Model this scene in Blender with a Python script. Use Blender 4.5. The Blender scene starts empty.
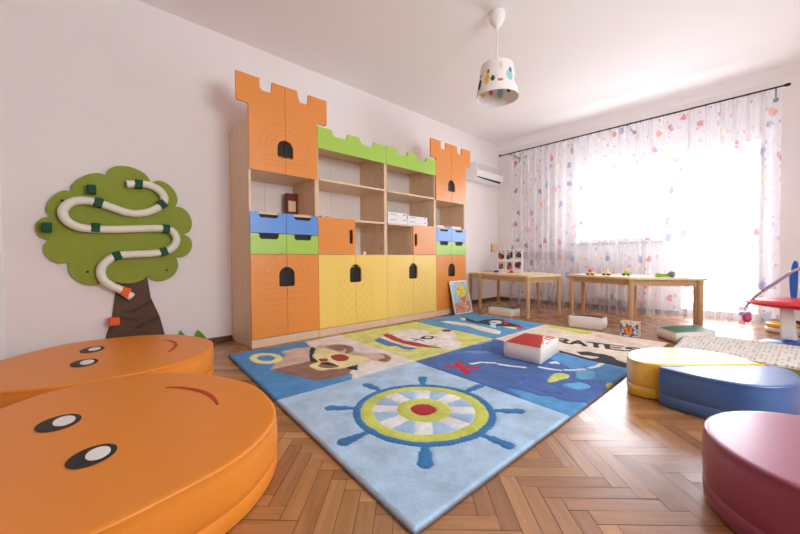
import bpy, bmesh, math, random
import numpy as np
from mathutils import Vector, Matrix, noise as mnoise
random.seed(7)
np.random.seed(7)
PI = math.pi
sc = bpy.context.scene
col = sc.collection

# ------------------------------------------------------------------ camera
F = 354.775
CR = Vector((0.68935, 0.7244, -0.00628)); CU = Vector((-0.01214, 0.02022, 0.99972)); CW = Vector((-0.72432, 0.68909, -0.02274))
H = 0.7
cd = bpy.data.cameras.new('camera'); cam = bpy.data.objects.new('camera', cd); col.objects.link(cam)
cd.sensor_width = 36; cd.lens = F / 800 * 36; cd.clip_start = 0.02
R3 = Matrix((CR, CU, -CW)).transposed()
cam.matrix_world = Matrix.Translation((0, 0, H)) @ R3.to_4x4()
sc.camera = cam
def ray(x, y): return CW + CR * ((x - 400) / F) - CU * ((y - 267) / F)
def PX(x, y, z=0.0):
    v = ray(x, y); t = (z - H) / v.z; return (v.x * t, v.y * t)
def WX(x, y, X):
    v = ray(x, y); t = X / v.x; return (v.y * t, H + v.z * t)
def WY(x, y, Y):
    v = ray(x, y); t = Y / v.y; return (v.x * t, H + v.z * t)

# ------------------------------------------------------------------ materials
def lin(c):
    r = []
    for v in c[:3]:
        v = v / 255.0
        r.append(v / 12.92 if v <= 0.04045 else ((v + 0.055) / 1.055) ** 2.4)
    return (r[0], r[1], r[2], 1.0)
MATS = {}
def mat(name, c, rough=0.5, spec=0.5, metal=0.0, var=0.0, vscale=6.0, bump=0.0, bscale=40.0, stretch=None, coat=0.0, rim=False):
    m = bpy.data.materials.new(name); m.use_nodes = True
    nt = m.node_tree; b = nt.nodes['Principled BSDF']; L = nt.links
    b.inputs['Base Color'].default_value = lin(c)
    b.inputs['Roughness'].default_value = rough
    b.inputs['Specular IOR Level'].default_value = spec
    b.inputs['Metallic'].default_value = metal
    b.inputs['Coat Weight'].default_value = coat; b.inputs['Coat Roughness'].default_value = 0.22
    tc = nt.nodes.new('ShaderNodeTexCoord')
    src = tc.outputs['Object']
    if stretch:
        mp = nt.nodes.new('ShaderNodeMapping'); mp.inputs['Scale'].default_value = stretch
        L.new(src, mp.inputs['Vector']); src = mp.outputs['Vector']
    if var > 0:
        n = nt.nodes.new('ShaderNodeTexNoise'); n.inputs['Scale'].default_value = vscale; n.inputs['Detail'].default_value = 5
        L.new(src, n.inputs['Vector'])
        r = nt.nodes.new('ShaderNodeMapRange'); r.inputs[1].default_value = 0.3; r.inputs[2].default_value = 0.7
        r.inputs[3].default_value = 1 - var; r.inputs[4].default_value = 1 + var
        L.new(n.outputs['Fac'], r.inputs[0])
        mx = nt.nodes.new('ShaderNodeVectorMath'); mx.operation = 'SCALE'
        mx.inputs[0].default_value = lin(c)[:3]; L.new(r.outputs[0], mx.inputs['Scale'])
        L.new(mx.outputs[0], b.inputs['Base Color'])
    if bump > 0:
        n2 = nt.nodes.new('ShaderNodeTexNoise'); n2.inputs['Scale'].default_value = bscale; n2.inputs['Detail'].default_value = 4
        L.new(src, n2.inputs['Vector'])
        bp = nt.nodes.new('ShaderNodeBump'); bp.inputs['Strength'].default_value = bump; bp.inputs['Distance'].default_value = 0.004
        L.new(n2.outputs['Fac'], bp.inputs['Height']); L.new(bp.outputs[0], b.inputs['Normal'])
    MATS[name] = m
    return m
M_wall = mat('wall_paint', (238, 233, 232), 0.85, 0.2, var=0.01, vscale=3, bump=0.05, bscale=120)
M_ceil = mat('ceiling_paint', (244, 241, 242), 0.9, 0.2, bump=0.05, bscale=90)
M_base = mat('baseboard_wood', (96, 62, 40), 0.45, 0.4, var=0.15, vscale=8)
M_wood = mat('beech_laminate', (224, 196, 164), 0.45, 0.4, var=0.06, vscale=5, stretch=(3, 14, 0.8))
M_back = mat('white_back_panel', (236, 230, 226), 0.6, 0.3)
M_or = mat('orange_laminate', (229, 142, 58), 0.32, 0.7, var=0.015, vscale=2)
M_or2 = mat('orange_engraving', (214, 130, 52), 0.5, 0.3)
M_yl = mat('yellow_laminate', (243, 206, 104), 0.32, 0.7)
M_yl2 = mat('yellow_engraving', (226, 190, 94), 0.5, 0.3)
M_gr = mat('green_laminate', (164, 205, 76), 0.32, 0.7)
M_gr2 = mat('green_engraving', (150, 190, 66), 0.5, 0.3)
M_bl = mat('blue_laminate', (86, 144, 220), 0.32, 0.7)
M_dark = mat('dark_plastic', (38, 29, 24), 0.5, 0.3)
M_vor = mat('orange_vinyl', (233, 140, 44), 0.42, 0.5, bump=0.06, bscale=60)
M_vye = mat('yellow_vinyl', (242, 190, 44), 0.3, 1.0, coat=1.0, bump=0.06, bscale=50)
M_vbl = mat('blue_vinyl', (48, 98, 160), 0.38, 0.8, coat=0.6, bump=0.1, bscale=30)
M_vpu = mat('purple_vinyl', (142, 48, 84), 0.38, 0.8, coat=0.6, bump=0.1, bscale=30)
M_black = mat('black_print', (26, 24, 22), 0.5, 0.4)
M_white = mat('white_print', (240, 238, 236), 0.5, 0.4)
M_red = mat('red_print', (190, 40, 28), 0.5, 0.4)
M_canopy = mat('green_tree_board', (142, 156, 50), 0.6, 0.3, var=0.03, vscale=4)
M_trunk = mat('brown_tree_board', (94, 68, 52), 0.6, 0.3, var=0.1, vscale=9)
M_trunk2 = mat('brown_tree_groove', (74, 52, 40), 0.6, 0.3)
M_tube = mat('milky_plastic', (232, 230, 214), 0.4, 0.4)
M_clip = mat('dark_green_webbing', (18, 78, 52), 0.6, 0.3)
M_oclip = mat('orange_webbing', (240, 98, 44), 0.6, 0.3)
M_grass = mat('grass_board', (108, 150, 52), 0.6, 0.3)
M_plw = mat('white_plastic', (236, 234, 232), 0.4, 0.5)
M_plg = mat('grey_plastic', (200, 196, 194), 0.4, 0.5)
M_birch = mat('birch_leg', (204, 166, 122), 0.45, 0.4, var=0.06, vscale=6, stretch=(8, 8, 1))
M_btop = mat('birch_tabletop', (242, 220, 172), 0.25, 0.8, var=0.03, vscale=3)
M_rod = mat('dark_metal', (48, 40, 40), 0.4, 0.5, metal=0.6)
M_frame = mat('window_frame_white', (240, 240, 240), 0.4, 0.5)
M_vw = mat('white_vinyl', (236, 228, 220), 0.4, 0.5, bump=0.25, bscale=14)
M_vred = mat('red_vinyl', (226, 66, 52), 0.35, 0.5, bump=0.2, bscale=14)
M_vteal = mat('teal_vinyl', (70, 158, 148), 0.4, 0.5, bump=0.2, bscale=14)
M_vvio = mat('violet_vinyl', (84, 58, 110), 0.4, 0.5, bump=0.2, bscale=14)
M_vgreen = mat('green_vinyl', (40, 140, 92), 0.4, 0.5, bump=0.2, bscale=14)
M_tred = mat('toy_red', (214, 40, 46), 0.3, 0.5)
M_tblue = mat('toy_blue', (34, 92, 180), 0.3, 0.5)
M_tyel = mat('toy_yellow', (246, 190, 40), 0.35, 0.5)
M_tcream = mat('toy_cream', (240, 206, 160), 0.4, 0.5)
M_tgreen = mat('toy_green', (150, 200, 50), 0.35, 0.5)
M_tgrey = mat('toy_grey', (130, 130, 140), 0.35, 0.5)
M_pink = mat('toy_pink', (205, 60, 110), 0.4, 0.5)
M_violet = mat('toy_violet', (160, 140, 170), 0.4, 0.5)
M_metal = mat('brushed_metal', (200, 196, 200), 0.25, 0.5, metal=0.9)
M_paper = mat('white_card', (236, 234, 236), 0.6, 0.3)
M_bookred = mat('dark_red_card', (120, 34, 30), 0.5, 0.4)
M_bookblue = mat('blue_card', (64, 96, 150), 0.5, 0.4)
M_gapd = mat('parquet_gap', (46, 26, 16), 0.8, 0.1)

def vcol_mat(name, rough=0.9, spec=0.15, bump=0.5, bscale=300, mott=0.1, sheen=0.0, nsc=9):
    m = bpy.data.materials.new(name); m.use_nodes = True
    nt = m.node_tree; b = nt.nodes['Principled BSDF']; L = nt.links
    a = nt.nodes.new('ShaderNodeVertexColor'); a.layer_name = 'Col'
    tc = nt.nodes.new('ShaderNodeTexCoord')
    n = nt.nodes.new('ShaderNodeTexNoise'); n.inputs['Scale'].default_value = nsc; n.inputs['Detail'].default_value = 8; n.inputs['Roughness'].default_value = 0.75
    L.new(tc.outputs['Object'], n.inputs['Vector'])
    r = nt.nodes.new('ShaderNodeMapRange'); r.inputs[1].default_value = 0.3; r.inputs[2].default_value = 0.7
    r.inputs[3].default_value = 1 - mott; r.inputs[4].default_value = 1 + mott
    L.new(n.outputs['Fac'], r.inputs[0])
    mx = nt.nodes.new('ShaderNodeVectorMath'); mx.operation = 'SCALE'
    L.new(a.outputs['Color'], mx.inputs[0]); L.new(r.outputs[0], mx.inputs['Scale'])
    L.new(mx.outputs[0], b.inputs['Base Color'])
    b.inputs['Roughness'].default_value = rough; b.inputs['Specular IOR Level'].default_value = spec
    b.inputs['Sheen Weight'].default_value = sheen
    if bump:
        n2 = nt.nodes.new('ShaderNodeTexNoise'); n2.inputs['Scale'].default_value = bscale; n2.inputs['Detail'].default_value = 3
        L.new(tc.outputs['Object'], n2.inputs['Vector'])
        bp = nt.nodes.new('ShaderNodeBump'); bp.inputs['Strength'].default_value = bump; bp.inputs['Distance'].default_value = 0.006
        L.new(n2.outputs['Fac'], bp.inputs['Height']); L.new(bp.outputs[0], b.inputs['Normal'])
    return m
M_rug = vcol_mat('tufted_rug_pile', mott=0.27, sheen=0.1, nsc=7)  # mottled brightness in the colour imitates directional shading of the pile
M_printed = vcol_mat('printed_card', 0.45, 0.4, 0, 1, 0.02)
M_mat = vcol_mat('printed_foam', 0.95, 0.05, 0, 1, 0.03)

# parquet
def parquet_mat():
    m = bpy.data.materials.new('oak_parquet'); m.use_nodes = True
    nt = m.node_tree; b = nt.nodes['Principled BSDF']; L = nt.links
    a = nt.nodes.new('ShaderNodeVertexColor'); a.layer_name = 'Col'
    uv = nt.nodes.new('ShaderNodeUVMap')
    mp = nt.nodes.new('ShaderNodeMapping'); mp.inputs['Scale'].default_value = (3.0, 34, 1)
    L.new(uv.outputs[0], mp.inputs['Vector'])
    n = nt.nodes.new('ShaderNodeTexNoise'); n.inputs['Scale'].default_value = 1.0; n.inputs['Detail'].default_value = 7; n.inputs['Roughness'].default_value = 0.6; n.inputs['Distortion'].default_value = 0.6
    L.new(mp.outputs[0], n.inputs['Vector'])
    r = nt.nodes.new('ShaderNodeMapRange'); r.inputs[1].default_value = 0.3; r.inputs[2].default_value = 0.7
    r.inputs[3].default_value = 0.8; r.inputs[4].default_value = 1.15
    L.new(n.outputs['Fac'], r.inputs[0])
    mx = nt.nodes.new('ShaderNodeVectorMath'); mx.operation = 'SCALE'
    L.new(a.outputs['Color'], mx.inputs[0]); L.new(r.outputs[0], mx.inputs['Scale'])
    L.new(mx.outputs[0], b.inputs['Base Color'])
    b.inputs['Roughness'].default_value = 0.26; b.inputs['Specular IOR Level'].default_value = 1.0
    n2 = nt.nodes.new('ShaderNodeTexNoise'); n2.inputs['Scale'].default_value = 5; n2.inputs['Detail'].default_value = 2
    L.new(uv.outputs[0], n2.inputs['Vector'])
    bp = nt.nodes.new('ShaderNodeBump'); bp.inputs['Strength'].default_value = 0.12; bp.inputs['Distance'].default_value = 0.01
    L.new(n2.outputs['Fac'], bp.inputs['Height']); L.new(bp.outputs[0], b.inputs['Normal'])
    return m
M_parq = parquet_mat()

# ------------------------------------------------------------------ object helpers
LOC = {}
def tag(o, label=None, cat=None, group=None, kind=None):
    if label: o['label'] = label
    if cat: o['category'] = cat
    if group: o['group'] = group
    if kind: o['kind'] = kind
    return o
def thing(name, label, cat, loc, group=None):
    o = bpy.data.objects.new(name, None); o.empty_display_size = 0.05
    col.objects.link(o); o.location = loc; LOC[o] = Vector(loc)
    return tag(o, label, cat, group)
def link_mesh(name, me, mats, parent=None, smooth=False):
    if not isinstance(mats, (list, tuple)): mats = [mats]
    for m in mats: me.materials.append(m)
    if smooth:
        me.shade_smooth()
    o = bpy.data.objects.new(name, me); col.objects.link(o)
    if parent is not None:
        loc = LOC[parent]
        me.transform(Matrix.Translation(-loc)); o.parent = parent; LOC[o] = loc
    else:
        xs = [v.co for v in me.vertices]
        lo = Vector([min(v[i] for v in xs) for i in range(3)]); hi = Vector([max(v[i] for v in xs) for i in range(3)])
        loc = Vector(((lo.x + hi.x) / 2, (lo.y + hi.y) / 2, lo.z))
        me.transform(Matrix.Translation(-loc)); o.location = loc; LOC[o] = loc
    return o
def obj(name, bm, mats, parent=None, smooth=False, angle=None):
    me = bpy.data.meshes.new(name)
    bmesh.ops.recalc_face_normals(bm, faces=bm.faces[:])
    bm.to_mesh(me); bm.free()
    o = link_mesh(name, me, mats, parent, smooth)
    if smooth and angle is not None:
        me.set_sharp_from_angle(angle=math.radians(angle))
    return o
def struct(name, bm, mats, smooth=False):
    return tag(obj(name, bm, mats, None, smooth), kind='structure')
def BM(): return bmesh.new()
def box(bm, a, b, mi=0, bev=0.0, seg=2):
    x0, y0, z0 = a; x1, y1, z1 = b
    vs = [bm.verts.new(p) for p in ((x0,y0,z0),(x1,y0,z0),(x1,y1,z0),(x0,y1,z0),(x0,y0,z1),(x1,y0,z1),(x1,y1,z1),(x0,y1,z1))]
    fs = [bm.faces.new([vs[i] for i in f]) for f in ((0,3,2,1),(4,5,6,7),(0,1,5,4),(1,2,6,5),(2,3,7,6),(3,0,4,7))]
    for f in fs: f.material_index = mi
    if bev > 0:
        es = list({e for f in fs for e in f.edges})
        bmesh.ops.bevel(bm, geom=es, offset=bev, segments=seg, affect='EDGES', profile=0.5)
    return bm
def hexa(bm, P, mi=0, bev=0.0, seg=2):
    """box from 4 bottom + 4 top points"""
    vs = [bm.verts.new(p) for p in P]
    fs = [bm.faces.new([vs[i] for i in f]) for f in ((0,3,2,1),(4,5,6,7),(0,1,5,4),(1,2,6,5),(2,3,7,6),(3,0,4,7))]
    for f in fs: f.material_index = mi
    if bev > 0:
        es = list({e for f in fs for e in f.edges})
        bmesh.ops.bevel(bm, geom=es, offset=bev, segments=seg, affect='EDGES', profile=0.5)
    return bm
def tube(bm, pts, r, n=12, mi=0, cap=True):
    pts = [Vector(p) for p in pts]
    rs = r if isinstance(r, (list, tuple)) else [r] * len(pts)
    rings = []; up = None
    for i, p in enumerate(pts):
        t = (pts[min(i+1, len(pts)-1)] - pts[max(i-1, 0)]).normalized()
        if up is None:
            up = Vector((0,0,1)) if abs(t.z) < 0.9 else Vector((1,0,0))
        s = t.cross(up).normalized(); up = s.cross(t).normalized()
        rings.append([bm.verts.new(p + (s * math.cos(2*PI*k/n) + up * math.sin(2*PI*k/n)) * rs[i]) for k in range(n)])
    for a, b in zip(rings, rings[1:]):
        for k in range(n):
            f = bm.faces.new((a[k], a[(k+1)%n], b[(k+1)%n], b[k])); f.material_index = mi
    if cap:
        bm.faces.new(rings[0][::-1]).material_index = mi; bm.faces.new(rings[-1]).material_index = mi
    return bm
def lathe(bm, c, prof, n=32, mi=0, sx=1.0, sy=1.0, closed=False):
    cx, cy, cz = c; rings = []
    for r, z in prof:
        rings.append([bm.verts.new((cx + sx*r*math.cos(2*PI*k/n), cy + sy*r*math.sin(2*PI*k/n), cz + z)) for k in range(n)])
    for a, b in zip(rings, rings[1:]):
        for k in range(n):
            bm.faces.new((a[k], a[(k+1)%n], b[(k+1)%n], b[k])).material_index = mi
    if closed:
        a, b = rings[-1], rings[0]
        for k in range(n): bm.faces.new((a[k], a[(k+1)%n], b[(k+1)%n], b[k])).material_index = mi
    else:
        if prof[0][0] > 1e-6: bm.faces.new(rings[0][::-1]).material_index = mi
        if prof[-1][0] > 1e-6: bm.faces.new(rings[-1]).material_index = mi
    return bm
def ball(bm, c, r, sx=1, sy=1, sz=1, n=16, mi=0):
    res = bmesh.ops.create_uvsphere(bm, u_segments=n, v_segments=max(6, n//2), radius=r)
    vs = res['verts']
    for v in vs: v.co = Vector((v.co.x*sx + c[0], v.co.y*sy + c[1], v.co.z*sz + c[2]))
    for f in {f for v in vs for f in v.link_faces}: f.material_index = mi
    return bm
def crom(pts, n=8, closed=True):
    out = []; m = len(pts); P = [Vector(p) for p in pts]
    for i in range(m if closed else m - 1):
        if closed: a, b, c, d = P[(i-1)%m], P[i], P[(i+1)%m], P[(i+2)%m]
        else: a, b, c, d = P[max(i-1,0)], P[i], P[i+1], P[min(i+2,m-1)]
        for k in range(n):
            t = k / n
            out.append(0.5*((2*b) + (c-a)*t + (2*a-5*b+4*c-d)*t*t + (3*b-a-3*c+d)*t**3))
    if not closed: out.append(P[-1].copy())
    return out
def prism(bm, poly, fn, t0, t1, mi=0, bev=0.0):
    """poly 2D, fn(u,v,t)->xyz, extruded from t0 (back) to t1 (front)"""
    a = [bm.verts.new(fn(p[0], p[1], t0)) for p in poly]; b = [bm.verts.new(fn(p[0], p[1], t1)) for p in poly]
    n = len(poly); fs = [bm.faces.new(a[::-1]), bm.faces.new(b)]
    for i in range(n): fs.append(bm.faces.new((a[i], a[(i+1)%n], b[(i+1)%n], b[i])))
    for f in fs: f.material_index = mi
    if bev > 0:
        es = [e for e in fs[1].edges]
        bmesh.ops.bevel(bm, geom=es, offset=bev, segments=2, affect='EDGES', profile=0.5)
    return bm
fX = lambda u, v, t: (t, u, v)      # plane facing +x : u=y, v=z
fY = lambda u, v, t: (u, t, v)      # plane facing y : u=x, v=z
fZ = lambda u, v, t: (u, v, t)
def prism_h(bm, outer, holes, fn, t0, t1, mi=0):
    """polygon with holes through a filled 2D curve"""
    cu = bpy.data.curves.new('tmp', 'CURVE'); cu.dimensions = '2D'; cu.fill_mode = 'BOTH'; cu.extrude = 0.5
    for lp in [outer] + list(holes):
        s = cu.splines.new('POLY'); s.points.add(len(lp) - 1); s.use_cyclic_u = True
        for i, p in enumerate(lp): s.points[i].co = (p[0], p[1], 0, 1)
    o = bpy.data.objects.new('tmp', cu); me = bpy.data.meshes.new_from_object(o)
    idx = len(bm.faces)
    for v in me.vertices:
        z = v.co.z + 0.5; v.co = Vector(fn(v.co.x, v.co.y, t0 + (t1 - t0) * z))
    bm.from_mesh(me); bm.faces.ensure_lookup_table()
    for f in bm.faces[idx:]: f.material_index = mi
    bpy.data.objects.remove(o); bpy.data.curves.remove(cu); bpy.data.meshes.remove(me)
    return bm
def ribbon(bm, pts, fn, t, w, mi=1, closed=False):
    """flat thin line of width w lying at height t on a plane"""
    P = [Vector((p[0], p[1])) for p in pts]; n = len(P); A = []; B = []
    for i in range(n):
        if closed: d = P[(i+1)%n] - P[(i-1)%n]
        else: d = P[min(i+1,n-1)] - P[max(i-1,0)]
        if d.length < 1e-9: d = Vector((1,0))
        d.normalize(); nn = Vector((-d.y, d.x)) * w / 2
        A.append(bm.verts.new(fn(*(P[i] + nn), t))); B.append(bm.verts.new(fn(*(P[i] - nn), t)))
    for i in range(n if closed else n - 1):
        j = (i+1) % n
        bm.faces.new((A[i], A[j], B[j], B[i])).material_index = mi
    return bm
def copy_tree(o, parent=None):
    c = o.copy(); col.objects.link(c)
    if parent is not None: c.parent = parent
    for ch in list(o.children): copy_tree(ch, c)
    return c
def arc(cx, cy, r, a0, a1, n=10, ry=None):
    ry = r if ry is None else ry
    return [(cx + r*math.cos(math.radians(a0 + (a1-a0)*k/n)), cy + ry*math.sin(math.radians(a0 + (a1-a0)*k/n))) for k in range(n+1)]

# ------------------------------------------------------------------ room shell
XW, YW, ZC, XR, YB = -3.255, 5.42, 2.62, 1.7, -1.9
def build_floor():
    w, L = 0.0512, 0.281; g = 0.0007
    verts = []; faces = []; cols = []; uvs = []
    c45 = math.sqrt(0.5); off = Vector((-0.455, 1.005))
    pal = [(176,124,78),(188,136,88),(166,112,68),(180,130,84),(158,108,70),(192,142,92),(172,118,74),(148,98,60)]
    pal = [(170,120,74),(178,128,80),(160,110,66),(172,122,76),(154,104,62),(184,134,86),(166,116,70),(158,108,68)]
    def add(u0, v0, du, dv, horiz):
        cx = u0 + du/2; cy = v0 + dv/2
        X = off.x + (cx - cy) * c45; Y = off.y + (cx + cy) * c45
        if not (XW - 0.1 < X < XR + 0.1 and YB - 0.1 < Y < YW + 0.1): return
        i0 = len(verts); tz = [random.uniform(-0.0006, 0.0006) for _ in range(3)]
        P = [(u0+g, v0+g), (u0+du-g, v0+g), (u0+du-g, v0+dv-g), (u0+g, v0+dv-g)]
        for (u, v) in P:
            z = tz[0] * 0.3 + tz[1] * (1 if u > cx else -1) * 0.8 + tz[2] * (1 if v > cy else -1) * 0.5
            verts.append((off.x + (u - v) * c45, off.y + (u + v) * c45, z - 0.0013))
        faces.append((i0, i0+1, i0+2, i0+3))
        c = lin(random.choice(pal)); k = random.uniform(0.86, 1.1)
        cols.append([c[0]*k, c[1]*k, c[2]*k, 1]); ro = random.uniform(0, 50); r2 = random.uniform(0, 50)
        for (u, v) in P:
            uvs.append((u - u0 + ro, v - v0 + r2) if horiz else (v - v0 + ro, u - u0 + r2))
    for k in range(-30, 31):
        for j in range(-170, 171):
            bx, by = k*L + j*w, k*L - j*w
            add(bx, by, L, w, True); add(bx + L, by, w, L, False)
    i0 = len(verts); nf = len(faces)
    verts.extend([(XW-0.3, YB-0.3, -0.004), (XR+0.3, YB-0.3, -0.004), (XR+0.3, YW+0.4, -0.004), (XW-0.3, YW+0.4, -0.004)])
    faces.append((i0, i0+1, i0+2, i0+3)); cols.append([0.02,0.01,0.006,1]); uvs += [(0,0)]*4
    me = bpy.data.meshes.new('floor'); me.from_pydata(verts, [], faces)
    ca = me.color_attributes.new('Col', 'FLOAT_COLOR', 'CORNER')
    ca.data.foreach_set('color', np.repeat(np.array(cols, dtype=np.float32), 4, axis=0).ravel())
    ul = me.uv_layers.new(name='UVMap'); ul.data.foreach_set('uv', np.array(uvs, dtype=np.float32).ravel())
    me.polygons[nf].material_index = 1
    o = link_mesh('floor', me, [M_parq, M_gapd]); tag(o, kind='structure')
build_floor()
bm = BM(); box(bm, (XW-0.3, YB-0.3, ZC), (XR+0.3, YW+0.4, ZC+0.1)); struct('ceiling', bm, M_ceil)
# left wall carries a doorway behind the photographer
bm = BM(); box(bm, (XW-0.25, -0.27, 0), (XW, YW+0.4, ZC)); box(bm, (XW-0.25, YB-0.3, 0), (XW, -1.22, ZC)); box(bm, (XW-0.25, -1.22, 2.08), (XW, -0.27, ZC))
struct('wall_left', bm, M_wall)
# window wall with two openings
WIN = (-1.97, -0.98, 0.91, 2.01); DOR = (-0.76, -0.10, 0.08, 1.95)
yb = YW + 0.30
bm = BM()
for a, b in (((XW, YW, 0), (WIN[0], yb, ZC)), ((WIN[0], YW, 0), (WIN[1], yb, WIN[2])), ((WIN[0], YW, WIN[3]), (WIN[1], yb, ZC)),
             ((WIN[1], YW, 0), (DOR[0], yb, ZC)), ((DOR[0], YW, 0), (DOR[1], yb, DOR[2])), ((DOR[0], YW, DOR[3]), (DOR[1], yb, ZC)), ((DOR[1], YW, 0), (XR, yb, ZC))):
    box(bm, a, b)
struct('wall_back', bm, M_wall)
RW = (0.9, 2.6, 0.85, 2.1)  # unseen window opening, added to brighten the room
bm = BM(); box(bm, (XR, YB-0.3, 0), (XR+0.2, RW[0], ZC)); box(bm, (XR, RW[1], 0), (XR+0.2, YW+0.4, ZC)); box(bm, (XR, RW[0], 0), (XR+0.2, RW[1], RW[2])); box(bm, (XR, RW[0], RW[3]), (XR+0.2, RW[1], ZC)); struct('wall_right', bm, M_wall)
bm = BM(); t = 0.055
box(bm, (XR+0.1, RW[0], RW[2]), (XR+0.15, RW[1], RW[2]+t)); box(bm, (XR+0.1, RW[0], RW[3]-t), (XR+0.15, RW[1], RW[3]))
for yy in (RW[0], (RW[0]+RW[1])/2-t/2, RW[1]-t): box(bm, (XR+0.1, yy, RW[2]+t), (XR+0.15, yy+t, RW[3]-t))
struct('added_window', bm, M_frame)  # frame of the added, unseen window
bm = BM(); box(bm, (XW-0.25, YB-0.3, 0), (XR+0.2, YB, ZC)); struct('wall_front', bm, M_wall)
# door casing + door in the left wall, just outside the frame on the left
bm = BM(); box(bm, (XW+0.0005, -0.36, 0), (XW+0.018, -0.262, 2.10), bev=0.003); box(bm, (XW+0.0005, -1.23, 0), (XW+0.018, -1.13, 2.10), bev=0.003); box(bm, (XW+0.0005, -1.13, 2.0), (XW+0.018, -0.36, 2.10), bev=0.003)
struct('trim_1', bm, M_frame)
bm = BM(); box(bm, (XW-0.06, -1.22, 0.0), (XW-0.005, -0.27, 2.08)); dr = struct('door_2', bm, M_frame)
# windows
M_glass = bpy.data.materials.new('window_glass'); M_glass.use_nodes = True
nt = M_glass.node_tree; nt.nodes.clear(); out = nt.nodes.new('ShaderNodeOutputMaterial')
tr = nt.nodes.new('ShaderNodeBsdfTransparent'); gl = nt.nodes.new('ShaderNodeBsdfGlossy'); gl.inputs['Roughness'].default_value = 0.02
mxs = nt.nodes.new('ShaderNodeMixShader'); mxs.inputs[0].default_value = 0.06
nt.links.new(tr.outputs[0], mxs.inputs[1]); nt.links.new(gl.outputs[0], mxs.inputs[2]); nt.links.new(mxs.outputs[0], out.inputs[0])
def window(name, x0, x1, z0, z1, muls):
    y0, y1 = YW + 0.16, YW + 0.22; t = 0.055
    bm = BM()
    box(bm, (x0, y0, z0), (x0+t, y1, z1), bev=0.004); box(bm, (x1-t, y0, z0), (x1, y1, z1), bev=0.004)
    box(bm, (x0+t, y0, z0), (x1-t, y1, z0+t), bev=0.004); box(bm, (x0+t, y0, z1-t), (x1-t, y1, z1), bev=0.004)
    for m in muls: box(bm, (m-0.04, y0, z0+t), (m+0.04, y1, z1-t), bev=0.004)
    w = struct(name, bm, M_frame)
    bm = BM(); box(bm, (x0+t, y0+0.02, z0+t), (x1-t, y0+0.026, z1-t)); g = obj('pane', bm, M_glass, w)
    return w
window('window_1', WIN[0], WIN[1], WIN[2], WIN[3], [])
window('door_1', DOR[0], DOR[1], DOR[2], DOR[3], [])
bm = BM(); box(bm, (WIN[0]-0.04, YW-0.06, WIN[2]-0.03), (WIN[1]+0.04, YW+0.16, WIN[2]), bev=0.004); struct('trim_2', bm, mat('sill_stone', (150,135,130), 0.4, 0.4))
bm = BM(); box(bm, (XW, YW-0.02, 0.68), (WIN[0]-0.05, YW, 0.80), bev=0.003); struct('trim_3', bm, mat('grey_band', (196,186,190), 0.6, 0.3))  # grey band along the wall left of the window
# baseboards
bm = BM(); box(bm, (XW, -0.27, 0), (XW+0.016, 1.06, 0.045), bev=0.004); box(bm, (XW, 3.9, 0), (XW+0.016, YW, 0.045), bev=0.004); struct('baseboard_left', bm, M_base)
bm = BM(); box(bm, (XW+0.016, YW-0.016, 0), (DOR[0]-0.02, YW, 0.045), bev=0.004); box(bm, (DOR[1]+0.02, YW-0.016, 0), (XR, YW, 0.045), bev=0.004); struct('baseboard_back', bm, M_base)
# cove strip along the window wall ceiling
bm = BM(); prism(bm, [(YW, ZC), (YW-0.10, ZC), (YW-0.075, ZC-0.02), (YW-0.03, ZC-0.055), (YW, ZC-0.09)], lambda u, v, t: (t, u, v), XW, XR); struct('trim_4', bm, M_ceil)

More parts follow.
